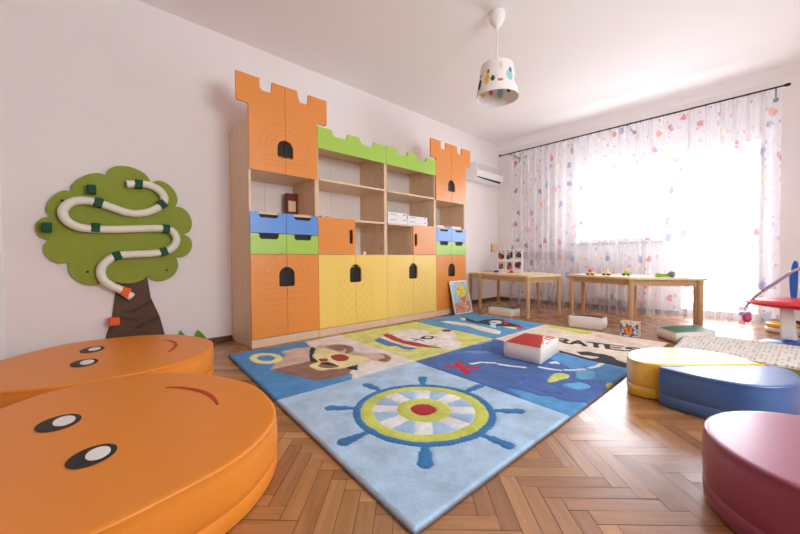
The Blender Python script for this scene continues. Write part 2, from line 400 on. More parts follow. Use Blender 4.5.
# ------------------------------------------------------------------ castle cabinet
XF = -2.811; XB = -3.2535; XC = XF - 0.019   # door face, back, carcass front
ZP, Z1, Z2, Z3, ZT = 0.07, 0.745, 1.085, 1.43, 1.80
TH = 0.019
def slot_poly(c0, c1, z0, z1, r=0.012):
    return arc(c1-r, z1-r, r, 0, 90, 4) + arc(c0+r, z1-r, r, 90, 180, 4) + arc(c0+r, z0+r, r, 180, 270, 4) + arc(c1-r, z0+r, r, 270, 360, 4)
def door_pair(root, y0, y1, z0, z1, m, holz, names='door', outlineL=None, outlineR=None, lines=None, m2=None):
    """two leaves meeting at the middle, with half an arched finger hole in each"""
    ym = (y0 + y1) / 2; g = 0.0018; hw = 0.07; hb, ht = holz
    archL = [(ym - g, ht - 0.0)] + arc(ym, ht - hw, hw, 96, 180, 8) + [(ym - hw, hb + 0.012), (ym - hw + 0.012, hb), (ym - g, hb)]
    archR = [(ym + g, hb), (ym + hw - 0.012, hb), (ym + hw, hb + 0.012)] + arc(ym, ht - hw, hw, 0, 84, 8) + [(ym + g, ht)]
    L = outlineL or [(y0 + g, z1)]; Rr = outlineR or [(y1 - g, z1)]
    left = [(ym - g, z0)][0:0] + [(y0 + g, z0 + g)] + [(ym - g, z0 + g)] + list(reversed(archL)) + [(ym - g, L[-1][1] if outlineL else z1 - g)] + (list(reversed(L)) if outlineL else [(y0 + g, z1 - g)])
    right = [(ym + g, z0 + g), (y1 - g, z0 + g)] + (Rr if outlineR else [(y1 - g, z1 - g)]) + [(ym + g, Rr[-1][1] if outlineR else z1 - g)] + list(reversed(archR))
    res = []
    for k, poly in enumerate((left, right)):
        clean = []
        for p in poly:
            if not clean or (abs(p[0]-clean[-1][0]) + abs(p[1]-clean[-1][1])) > 1e-5: clean.append(p)
        bm = BM(); prism(bm, clean, fX, XC + 0.001, XF, 0)
        if lines:
            for ln in lines:
                seg = [p for p in ln if (p[0] < ym - 0.004) == (k == 0) and abs(p[0]-ym) > 0.004]
                if len(seg) > 1: ribbon(bm, seg, fX, XF + 0.0004, 0.004, 1)
        dd = obj(names, bm, [m, m2 or m], root); res.append(dd)
        bm = BM(); ya_, yb_ = (ym - hw - 0.015, ym - g) if k == 0 else (ym + g, ym + hw + 0.015)
        box(bm, (XC-0.010, ya_, hb-0.015), (XC+0.0005, yb_, ht+0.015)); obj('finger_hole_dark_plate', bm, M_dark, dd)  # dark plate behind the finger hole makes it read near black
    return res
def line(a, b, n=14): return [(a[0] + (b[0]-a[0])*k/n, a[1] + (b[1]-a[1])*k/n) for k in range(n+1)]
def carcass(root, y0, y1, shelves, ztop=ZT, divider=None):
    g = 0.0008
    bm = BM()
    box(bm, (XB, y0+g, 0.0), (XC, y0+TH, ztop), bev=0.001, seg=1); box(bm, (XB, y1-TH, 0.0), (XC, y1-g, ztop), bev=0.001, seg=1)
    box(bm, (XB, y0+TH, ztop-TH), (XC, y1-TH, ztop)); box(bm, (XB, y0+TH, ZP-0.002), (XC, y1-TH, ZP+TH))
    obj('body', bm, M_wood, root)
    bm = BM(); box(bm, (XC-0.002, y0+0.002, 0.0), (XF-0.003, y1-0.002, ZP-0.003), bev=0.001, seg=1); obj('plinth', bm, M_wood, root)
    bm = BM(); ym = (y0+y1)/2
    box(bm, (XB, y0+TH, ZP+TH), (XB+0.006, ym-0.001, ztop-TH)); box(bm, (XB, ym+0.001, ZP+TH), (XB+0.006, y1-TH, ztop-TH)); obj('back_panel', bm, M_back, root)
    for z in shelves:
        bm = BM(); box(bm, (XB+0.007, y0+TH+g, z-TH), (XF-0.004 if z not in (Z1,) else XC-0.001, y1-TH-g, z), bev=0.001, seg=1); obj('shelf', bm, M_wood, root)
    if divider:
        bm = BM(); box(bm, (XB+0.007, divider[0]-TH/2, divider[1]), (XC-0.001, divider[0]+TH/2, divider[2])); obj('divider', bm, M_wood, root)
    for z in (Z2-0.06, Z2-0.09, Z1+0.06, Z1+0.09, Z3+0.05, ZT-0.14):
        bm = BM(); tube(bm, [(XC-0.045, y1-TH-0.004, z), (XC-0.045, y1-TH+0.001, z)], 0.006, 8); obj('screw_cap', bm, M_dark, root)
def drawer(root, y0, y1, z0, z1, m, m2=None):
    g = 0.0018; ym = (y0+y1)/2; w = 0.082; d = 0.047
    top = [(ym+w, z1-g), (ym+w-0.004, z1-d+0.012), (ym+w-0.018, z1-d), (ym-w+0.018, z1-d), (ym-w+0.004, z1-d+0.012), (ym-w, z1-g)]
    poly = [(y0+g, z0+g), (y1-g, z0+g), (y1-g, z1-g)] + top + [(y0+g, z1-g)]
    bm = BM(); prism(bm, poly, fX, XC+0.001, XF)
    f = obj('drawer', bm, m, root)
    bm = BM(); yy0, yy1 = y0+0.014, y1-0.014; zz = z1-d-0.02
    box(bm, (XB+0.05, yy0, z0+0.02), (XC+0.0005, yy0+0.01, zz)); box(bm, (XB+0.05, yy1-0.01, z0+0.02), (XC+0.0005, yy1, zz))
    box(bm, (XB+0.05, yy0, z0+0.012), (XC+0.0005, yy1, z0+0.02)); box(bm, (XB+0.05, yy0+0.01, z0+0.02), (XB+0.06, yy1-0.01, zz))
    obj('drawer_box', bm, M_wood, f)
    bm = BM(); box(bm, (XC-0.008, ym-w-0.005, z1-d-0.012), (XC+0.0003, ym+w+0.005, z1-g-0.001)); obj('finger_hole_dark_plate', bm, M_dark, f)  # dark plate closing the notch so it reads near black
def tower(y0, y1, label):
    root = thing('castle_tower_cabinet', label, 'cabinet', (-3.03, (y0+y1)/2, 0), 'castle cabinet towers')
    carcass(root, y0, y1, (Z1, Z2, Z3))
    ym = (y0+y1)/2
    bm = BM(); box(bm, (XB+0.007, ym-0.008, Z1+0.001), (XC-0.02, ym+0.008, Z2-TH-0.001)); obj('divider', bm, M_wood, root)
    ln = []
    for r in (0.11, 0.15, 0.20): ln.append(arc(ym, 0.56, r, 0, 180, 30))
    for a in range(15, 180, 22): ln.append([(ym+0.11*math.cos(math.radians(a)), 0.56+0.11*math.sin(math.radians(a))), (ym+0.2*math.cos(math.radians(a)), 0.56+0.2*math.sin(math.radians(a)))])
    for k in range(5):
        z = 0.33 + k*0.045; e_ = 0.085 if z > 0.46 else 0.01
        ln.append(line((ym-0.2, z), (ym-e_, z))); ln.append(line((ym+e_, z), (ym+0.2, z)))
    door_pair(root, y0, y1, ZP, Z1, M_or, (0.475, 0.64), 'door', lines=ln, m2=M_or2)
    zm = 0.914
    for a, b in ((y0, ym), (ym, y1)):
        drawer(root, a, b, zm, Z2, M_bl); drawer(root, a, b, Z1, zm, M_gr)
    # upper battlement doors
    zn, zt, zo = 2.045, 2.135, 1.915; g = 0.0018; r = 0.012; D = 0.0
    w = y1 - y0
    ya = y0 - 0.09; ybb = y1 + 0.10
    def s(t): return ya + (t - 0.975) / 0.80 * (ybb - ya)
    oL = [(y0+g, zo-0.006), (y0-0.012, zo+0.002), (ya+0.01, zo+0.004), (ya, zo+0.016), (ya, zt), (s(1.157), zt), (s(1.16), zn+0.02), (s(1.178), zn), (s(1.256), zn), (s(1.262), zt), (ym-g, zt)]
    oR = [(y1-g, zo-0.01), (y1+0.012, zo-0.003), (ybb-0.01, zo-0.004), (ybb, zo+0.01), (ybb, zt), (s(1.590), zt), (s(1.584), zn), (s(1.51), zn), (s(1.495), zn+0.02), (s(1.482), zt), (ym+g, zt)]
    ln = []
    for q in (0.13, 0.17, 0.22): ln.append(arc(ym, 1.60, q, 0, 180, 30))
    for k in range(3):
        z = 1.47 + k*0.04; ln.append(line((ym-0.2, z), (ym-0.01, z))); ln.append(line((ym+0.01, z), (ym+0.2, z)))
    door_pair(root, y0, y1, Z3-TH, zt, M_or, (1.543, 1.69), 'battlement_door', outlineL=oL, outlineR=oR, lines=ln, m2=M_or2)
    return root
def green_board(root, y0, y1):
    zb, zn, zt = 1.70, 1.832, 1.890; g = 0.002; w = y1 - y0
    f = lambda a: y0 + w * a
    A = [(y0+g, zb), (y1-g, zb), (y1-g, zt-0.008), (f(.80), zt-0.004), (f(.785), zn+0.01), (f(.77), zn), (f(.62), zn), (f(.595), zn+0.015), (f(.575), zt-0.01), (f(.56), zt), (f(.40), zt-0.001), (f(.395), zn+0.005), (f(.225), zn), (f(.205), zn+0.015), (f(.19), zt-0.01), (f(.175), zt), (y0+g, zt)]
    ln = [line((f(.05), 1.76), (f(.95), 1.76), 30), line((f(.05), 1.80), (f(.95), 1.80), 30)]
    bm = BM(); prism(bm, A, fX, XC+0.001, XF, 0)
    for a in (.15, .35, .52, .72, .9): ribbon(bm, [(f(a), 1.745), (f(a), 1.80)], fX, XF+0.0004, 0.003, 1)
    obj('battlement_board', bm, [M_gr, M_gr2], root)
def middle(y0, y1, small_left, label):
    root = thing('castle_wall_cabinet', label, 'cabinet', (-3.03, (y0+y1)/2, 0), 'castle cabinet wall sections')
    ym = (y0+y1)/2
    carcass(root, y0, y1, (Z1, Z2, Z3), divider=(ym, Z1+0.001, Z2-TH-0.001))
    ln = [arc(ym, 0.44, 0.22, 0, 180, 40), [(ym-0.22, z) for z in (0.44, 0.10)], [(ym+0.22, z) for z in (0.44, 0.10)],
          arc(ym, 0.44, 0.19, 0, 180, 40), [(ym-0.19, z) for z in (0.44, 0.10)], [(ym+0.19, z) for z in (0.44, 0.10)]]
    for k in range(-6, 7):
        for sgn in (1, -1):
            L = []
            for q in range(80):
                y = ym - 0.19 + 0.38 * q / 79; z = 0.36 + k * 0.09 + sgn * (y - ym) * 1.0
                top = 0.44 + math.sqrt(max(0, 0.19**2 - (y-ym)**2))
                ok = 0.10 < z < top and not (abs(y-ym) < 0.085 and 0.46 < z < 0.66)
                if ok: L.append((y, z))
                else:
                    if len(L) > 2: ln.append(L)
                    L = []
            if len(L) > 2: ln.append(L)
    door_pair(root, y0, y1, ZP, Z1, M_yl, (0.475, 0.65), 'door', lines=ln, m2=M_yl2)
    g = 0.0018
    a, b = (y0, ym) if small_left else (ym, y1)
    hy = (b - 0.07, b - 0.03) if small_left else (a + 0.022, a + 0.066)
    bm = BM()
    prism_h(bm, [(a+g, Z1+g), (b-g, Z1+g), (b-g, Z2-g), (a+g, Z2-g)], [slot_poly(hy[0], hy[1], 0.848, 0.985, 0.014)], fX, XC+0.001, XF, 0)
    sd = obj('small_door', bm, M_or, root)
    bm = BM(); box(bm, (XC-0.008, hy[0]-0.006, 0.84), (XC+0.0005, hy[1]+0.006, 0.993)); obj('finger_hole_dark_plate', bm, M_dark, sd)  # dark plate behind the slot, covering the inside
    green_board(root, y0, y1)
    return root
YU = (1.065, 1.667, 2.487, 3.282, 3.885)
tower(YU[0], YU[1], 'orange battlemented tower cabinet at the left end of the castle unit, nearest the tree decoration')
middle(YU[1], YU[2], True, 'yellow-doored castle wall cabinet with green battlements beside the left tower, empty shelves')
middle(YU[2], YU[3], False, 'yellow-doored castle wall cabinet with green battlements beside the right tower, white boxes on its shelf')
tower(YU[3], YU[4], 'orange battlemented tower cabinet at the far right end of the castle, beside the air conditioner')

# things on the shelves
def simple(name, label, cat, bm, m, group=None, smooth=False): return tag(obj(name, bm, m, None, smooth), label, cat, group)
ya, za = WX(286.5, 212, -3.15); yb2, zb2 = WX(297.5, 212, -3.15); _, zt2 = WX(290, 193.5, -3.15)
r0 = thing('book', 'dark red picture book standing in the open shelf of the left tower cabinet', 'book', (-3.16, (ya+yb2)/2, Z2))
bm = BM(); box(bm, (-3.19, ya, Z2+0.0005), (-3.15, yb2, Z2+0.24), bev=0.002); obj('cover', bm, M_bookred, r0)
bm = BM(); box(bm, (-3.1498, ya+0.02, Z2+0.07), (-3.149, yb2-0.015, Z2+0.17)); obj('cover_picture', bm, M_tcream, r0)
bm = BM(); box(bm, (-3.1498, ya+0.02, Z2+0.01), (-3.149, yb2-0.015, Z2+0.05)); obj('cover_stripe', bm, M_bookblue, r0)
bm = BM(); box(bm, (-3.05, 1.12, Z2+0.0005), (-2.86, 1.36, Z2+0.004)); simple('paper_sheet', 'thin white paper sheet lying at the left on the shelf of the left tower cabinet', 'paper', bm, M_paper)
bm = BM(); box(bm, (-3.0, 1.50, Z2+0.0005), (-2.85, 1.62, Z2+0.012), bev=0.002); simple('notebook', 'small reddish notebook lying flat on the shelf right of the dark red book', 'notebook', bm, mat('pinkish_card', (200,120,100), 0.6))
for i, (yy, c, lb) in enumerate(((1.70, M_bookred, 'tiny dark red block on the shelf above the small orange door, nearer the left tower'), (1.78, M_or, 'tiny orange block on the shelf above the small orange door, further from the left tower'))):
    bm = BM(); box(bm, (-2.88, yy, Z2), (-2.85, yy+0.03, Z2+0.014), bev=0.003); simple('toy_block', lb, 'toy block', bm, c)
yy, _ = WX(365, 252, -2.83); bm = BM(); box(bm, (-2.855, yy-0.014, Z1), (-2.835, yy+0.014, Z1+0.032), bev=0.003); simple('wooden_cube', 'little white cube standing alone on the shelf edge above the left yellow doors', 'toy block', bm, M_paper)
# white game boxes
def gamebox(y0, y1, z0, h, label):
    t = thing('game_box', label, 'box', (-2.96, (y0+y1)/2, z0), 'white boxes on the shelf')
    bm = BM(); box(bm, (-3.10, y0, z0), (-2.825, y1, z0+h*0.93), bev=0.002); obj('carton', bm, M_paper, t)
    bm = BM(); box(bm, (-3.103, y0-0.003, z0+h*0.5), (-2.822, y1+0.003, z0+h), bev=0.002); obj('lid', bm, M_plw, t)
    bm = BM(); box(bm, (-2.8218, y0+0.03, z0+h*0.6), (-2.8212, y0+0.12, z0+h*0.72)); obj('printed_label', bm, M_tgrey, t); bm = BM(); box(bm, (-2.8218, y1-0.06, z0+h*0.58), (-2.8212, y1-0.02, z0+h*0.78)); obj('printed_label', bm, M_tgrey, t)
gamebox(2.515, 2.80, Z2, 0.060, 'long white game box at the left, lower of its two-box stack on the shelf')
gamebox(2.52, 2.795, Z2+0.0605, 0.058, 'long white game box at the left, upper of its two-box stack on the shelf')
gamebox(2.81, 3.14, Z2, 0.050, 'long white game box at the right, lower of its two-box stack on the shelf')
gamebox(2.815, 3.135, Z2+0.0505, 0.048, 'long white game box at the right, upper of its two-box stack on the shelf')
for i, (yy, w, c, lb) in enumerate(((3.33, .14, M_paper, 'flat white carton lying at the left on the shelf of the right tower cabinet'), (3.48, .12, M_tgrey, 'flat grey carton lying in the middle on the shelf of the right tower cabinet'), (3.62, .20, M_paper, 'flat white carton lying at the right on the shelf of the right tower cabinet'))):
    bm = BM(); box(bm, (-3.0, yy, Z2+0.0005), (-2.84, yy+w, Z2+0.028), bev=0.003); simple('flat_carton', lb, 'box', bm, c)

# ------------------------------------------------------------------ tree wall toy
XT = XW + 0.022
tree = thing('tree_wall_toy', 'green and brown wooden tree ball-run toy with winding white tube on the wall', 'wall toy', (XW+0.01, 0.35, 0.02))
cz = lambda p: WX(20 + p[0]/2.668, 150 + p[1]/2.668, XT)
cusps = [((85,180),(84,126)), ((143,116),(168,70)), ((232,73),(288,44)), ((348,92),(403,98)), ((412,152),(457,185)), ((433,225),(458,262)), ((414,285),(400,342)), ((338,330),(288,356)), ((233,332),(172,358)), ((132,298),(72,284)), ((82,240),(40,206))]
poly = []
for i, (c, b) in enumerate(cusps):
    n = cusps[(i+1) % len(cusps)][0]
    P0, P1, P2 = Vector(cz(c)), Vector(cz(b)), Vector(cz(n))
    for k in range(12):   # ellipse-like lobe
        a = PI * k / 12; mid = (P0 + P2) / 2; hx = (P2 - P0) / 2
        poly.append(mid - hx * math.cos(a) * (1 + 0.12 * math.sin(a)) + (P1 - mid) * math.sin(a))
bm = BM(); prism(bm, poly, fX, XW+0.012, XT+0.004, 0, bev=0.003)
canopy = obj('canopy', bm, M_canopy, tree)
c3 = lambda x, y, X=XT: WX(80 + x/4.85, 240 + y/4.85, X)
tr_poly = [c3(172,160), c3(324,160), c3(345,280), c3(388,370), c3(416,470), c3(430,600), c3(70,640), c3(118,500), c3(155,380), c3(172,260)]
bm = BM(); prism(bm, tr_poly, fX, XW+0.002, XW+0.0115, 0)
for A in ([(200,350),(250,340),(350,290),(354,305),(260,352),(205,356)], [(162,365),(200,370),(280,385),(280,393),(200,386),(160,380)], [(265,425),(320,395),(375,368),(382,384),(320,412),(275,432)]):
    prism(bm, [c3(*p) for p in A], fX, XW+0.0118, XW+0.018, 1)
obj('trunk', bm, [M_trunk, M_trunk2], tree)
tp = [(126.5,184.3),(138,184),(150,185.5),(160,191),(164.5,199),(160,206),(151,211),(138,213.6),(125,212),(112,207.5),(98,203),(86,200.5),(72,202),(63,210),(66,220),(78,227),(95,229),(115,229.5),(140,228.7),(163,228.6),(173,232),(176.5,240),(172,248),(162,252),(148,253.8),(130,254.5),(116,256),(106,262),(101,270),(103,279),(111,285.5),(121,290),(132,297)]
XTT = XT + 0.036
pts3 = [(XTT, *WX(x, y, XTT)) for x, y in tp]
pts3 = [tuple(p) for p in crom(pts3, 5, closed=False)]
bm = BM(); rr = [0.0265 + (0.0012 if i % 2 else 0) for i in range(len(pts3))]; tube(bm, pts3, rr, 14, cap=False)
obj('tube', bm, M_tube, tree, smooth=True)
def clip_at(x, y, m, nm, size=(0.05, 0.05), ang=0, depth=None):
    yc, zc = WX(x, y, XTT); c, s = math.cos(ang), math.sin(ang)
    w, h = size[0]/2, size[1]/2
    bm = BM()
    P = [(-w,-h),(w,-h),(w,h),(-w,h)]; P = [(yc + a*c - b*s, zc + a*s + b*c) for a, b in P]
    x0, x1 = XT+0.005, XTT + 0.0295
    hexa(bm, [(x0, *P[0]), (x0, *P[1]), (x1, *P[1]), (x1, *P[0]), (x0, *P[3]), (x0, *P[2]), (x1, *P[2]), (x1, *P[3])], bev=0.006)
    obj(nm, bm, m, tree)
for x, y, a in ((46.8,227.4,0),(91.4,189.6,0.05),(98.3,202.7,-0.25),(95.5,227.6,-0.05),(138.5,184.3,-0.05),(162,204.4,0.7),(166,228.9,-0.05),(163.7,251.7,0.3),(117,255.8,0.35)):
    clip_at(x, y, M_clip, 'tube_clip', (0.048, 0.062), a)
clip_at(125.6, 291.5, M_oclip, 'tube_clip', (0.05, 0.06), -0.45)
clip_at(114.2, 321.4, M_oclip, 'tube_clip', (0.06, 0.055), 0)
for x, y in ((87.5,271.8),(166.5,270.2),(62,200.5)):
    yy, zz = WX(x, y, XT); bm = BM(); tube(bm, [(XT+0.003, yy, zz), (XT+0.007, yy, zz)], 0.008, 10); obj('screw', bm, M_dark, tree)
# grass cut-out board low on the wall
g = lambda x, y: WX(x, y, XW+0.015)
gp = [g(168,352), g(172,334), g(176,340), g(180.3,330.2), g(186,336.5), g(190,340), g(193,338), g(197.6,329.6), g(202,333), g(206,338)]
gp = [(a, max(0.015, b)) for a, b in gp] + [(g(207,345)[0], 0.012), (g(168,352)[0], 0.012)]
gp2 = []
for p in gp:
    if not gp2 or abs(p[0]-gp2[-1][0]) + abs(p[1]-gp2[-1][1]) > 1e-3: gp2.append(p)
bm = BM(); prism(bm, gp2, fX, XW+0.018, XW+0.026)
simple('grass_board', 'small green grass-blade cut-out board at the foot of the wall behind the rear orange cushion', 'wall decoration', bm, M_grass)

# ------------------------------------------------------------------ foam floor cushions
def foam(root, outline, h, m, n=6, name='foam_body', wave=0.0, base=0.0):
    O = crom(outline, n) if n else [Vector(p) for p in outline]
    O = [Vector((p[0], p[1])) for p in O]
    A = sum(O[i].x*O[(i+1)%len(O)].y - O[(i+1)%len(O)].x*O[i].y for i in range(len(O)))
    if A < 0: O.reverse()
    N = []
    for i in range(len(O)):
        d = (O[(i+1)%len(O)] - O[i-1]).normalized(); N.append(Vector((d.y, -d.x)))
    prof = [(-0.014, 0.0), (-0.004, 0.004), (0.0, 0.02), (0.001, 0.046), (-0.0018, 0.052), (-0.0025, 0.055), (-0.0002, 0.058), (0.002, 0.08), (0.003, h*0.6), (0.001, h-0.03), (-0.002, h-0.012), (-0.0005, h-0.008), (-0.001, h-0.004), (-0.004, h-0.0015), (-0.010, h), (-0.018, h)]
    bm = BM(); rings = []
    for off, z in prof:
        rings.append([bm.verts.new((O[i].x + N[i].x*off, O[i].y + N[i].y*off, z)) for i in range(len(O))])
    for a, b in zip(rings, rings[1:]):
        for k in range(len(O)): bm.faces.new((a[k], a[(k+1)%len(O)], b[(k+1)%len(O)], b[k]))
    bm.faces.new(rings[0][::-1]); bm.faces.new(rings[-1])
    return obj(name, bm, m, root, smooth=True, angle=50)
def decal(root, poly, z, m, name):
    bm = BM(); prism(bm, poly, fZ, z, z + 0.0012); return obj(name, bm, m, root)
def ell(c, a, b, ang, n=28):
    return [(c[0] + a*math.cos(t)*math.cos(ang) - b*math.sin(t)*math.sin(ang), c[1] + a*math.cos(t)*math.sin(ang) + b*math.sin(t)*math.cos(ang)) for t in [2*PI*k/n for k in range(n)]]
def pxpoly(pts, z): return [PX(x, y, z) for x, y in pts]
def pxell(cx, cy, a, b, ang, z, n=28):
    return pxpoly([(cx + a*math.cos(t)*math.cos(ang) - b*math.sin(t)*math.sin(ang), cy + a*math.cos(t)*math.sin(ang) + b*math.sin(t)*math.cos(ang)) for t in [2*PI*k/n for k in range(n)]], z)
def strokepoly(pts, w):
    P = [Vector((p[0], p[1])) for p in crom([(a, b, 0) for a, b in pts], 8, closed=False)]
    A = []; B = []
    for i in range(len(P)):
        d = (P[min(i+1, len(P)-1)] - P[max(i-1, 0)]).normalized(); nn = Vector((-d.y, d.x)) * (w/2 * (0.35 + 0.65*math.sin(PI*i/(len(P)-1))))
        A.append(P[i] + nn); B.append(P[i] - nn)
    return [tuple(p) for p in A + B[::-1]]
HP = 0.18
near_o = [(-1.885,-.17),(-1.985,-.05),(-2.015,.08),(-2.0,.21),(-1.945,.33),(-1.84,.43),(-1.704,.502),(-1.55,.556),(-1.406,.568),(-1.214,.537),(-1.086,.471),(-.968,.331),(-.911,.143),(-.893,.0),(-.92,-.16),(-1.02,-.33),(-1.2,-.44),(-1.42,-.47),(-1.66,-.38)]
root = thing('foam_cushion', 'large orange round foam cushion with a smiling face, nearest the camera', 'floor cushion', (-1.45, 0.05, 0), 'orange smiling face cushions')
foam(root, near_o, HP, M_vor)
zt = HP + 0.0012
def eye(cx, cy, a, b, ang, wx, wy, wa, wb):
    e = decal(root, pxell(cx, cy, a, b, ang, zt), zt, M_black, 'eye')
    decal(e if False else root, pxell(wx, wy, wa, wb, ang, zt + 0.0013), zt + 0.0013, M_white, 'eye_white')
eye(57.8, 423.3, 24.6, 6.7, -0.27, 64, 421, 12, 4.3)
eye(91, 456.5, 28, 8.6, -0.36, 98, 453.5, 13.6, 5.6)
decal(root, strokepoly(pxpoly([(166.5,387.4),(179,387.4),(192.5,389.2),(204,392.3),(213,397.5),(218,404.8)], zt), 0.018), zt, M_red, 'smile')
far_o = [(-2.055,-.05),(-2.035,.1),(-2.03,.24),(-2.055,.37),(-2.12,.49),(-2.22,.59),(-2.36,.66),(-2.52,.69),(-2.67,.665),(-2.81,.61),(-2.93,.53),(-3.02,.41),(-3.065,.27),(-3.08,.13),(-3.05,.0),(-2.97,-.10),(-2.83,-.23),(-2.62,-.34),(-2.4,-.37),(-2.18,-.26)]
root = thing('foam_cushion', 'orange smiling foam cushion against the wall, under the tree decoration', 'floor cushion', (-2.52, 0.15, 0), 'orange smiling face cushions')
foam(root, far_o, HP, M_vor)
eye(92, 349.7, 12.8, 2.7, -0.17, 94.5, 349, 6.3, 1.6)
eye(84, 363, 14.6, 3.5, -0.17, 87, 362.2, 7.4, 2.2)
decal(root, strokepoly(pxpoly([(162,340.3),(169,340.3),(174.8,342.8),(175.5,346),(172.5,349.3),(168,352)], zt), 0.018), zt, M_red, 'smile')

HS = 0.18
yel = [(-.48,2.085),(-.515,2.13),(-.54,2.22),(-.54,2.31),(-.515,2.40),(-.46,2.49),(-.38,2.55),(-.275,2.585),(-.15,2.56),(-.06,2.49),(-.018,2.46)]
a0, a1 = Vector((-.365, 2.10)), Vector((-.018, 2.455))
Y = [Vector((p[0], p[1])) for p in crom([(a, b, 0) for a, b in yel], 5, closed=False)]
st = [a1.lerp(a0, t) for t in (0.15, 0.4, 0.7, 1.0)] + [Vector((-.43, 2.075))]
root = thing('foam_cushion', 'yellow half-round foam cushion with pale shiny top beside the rug edge', 'floor cushion', (-0.3, 2.35, 0))
foam(root, [(p.x, p.y) for p in Y + st], HS, M_vye, n=0)
b0, b1 = Vector((-.372, 2.07)), Vector((.0, 2.445))
blu = [(-.372,2.07),(-.355,2.04),(-.286,2.015),(-.214,2.0),(-.15,1.998),(-.087,2.003),(-.035,2.02),(.01,2.05),(.05,2.10),(.078,2.17),(.09,2.25),(.085,2.33),(.07,2.40),(.035,2.445),(.0,2.447)]
B_ = [Vector((p[0], p[1])) for p in crom([(a, b, 0) for a, b in blu], 5, closed=False)]
root = thing('foam_cushion', 'blue half-round foam cushion pushed against the yellow one', 'floor cushion', (-0.12, 2.2, 0))
foam(root, [(p.x, p.y) for p in B_] + [tuple(b1.lerp(b0, t)) for t in (0.25, 0.5, 0.75)], HS, M_vbl, n=0)
pr = [(0.165 + 0.305*math.cos(a), 1.41 + 0.285*math.sin(a)) for a in [2*PI*k/24 for k in range(24)]]
root = thing('foam_cushion', 'purple round foam cushion cut off at the lower right of the view', 'floor cushion', (0.165, 1.41, 0))
foam(root, pr, 0.2, M_vpu, n=3)

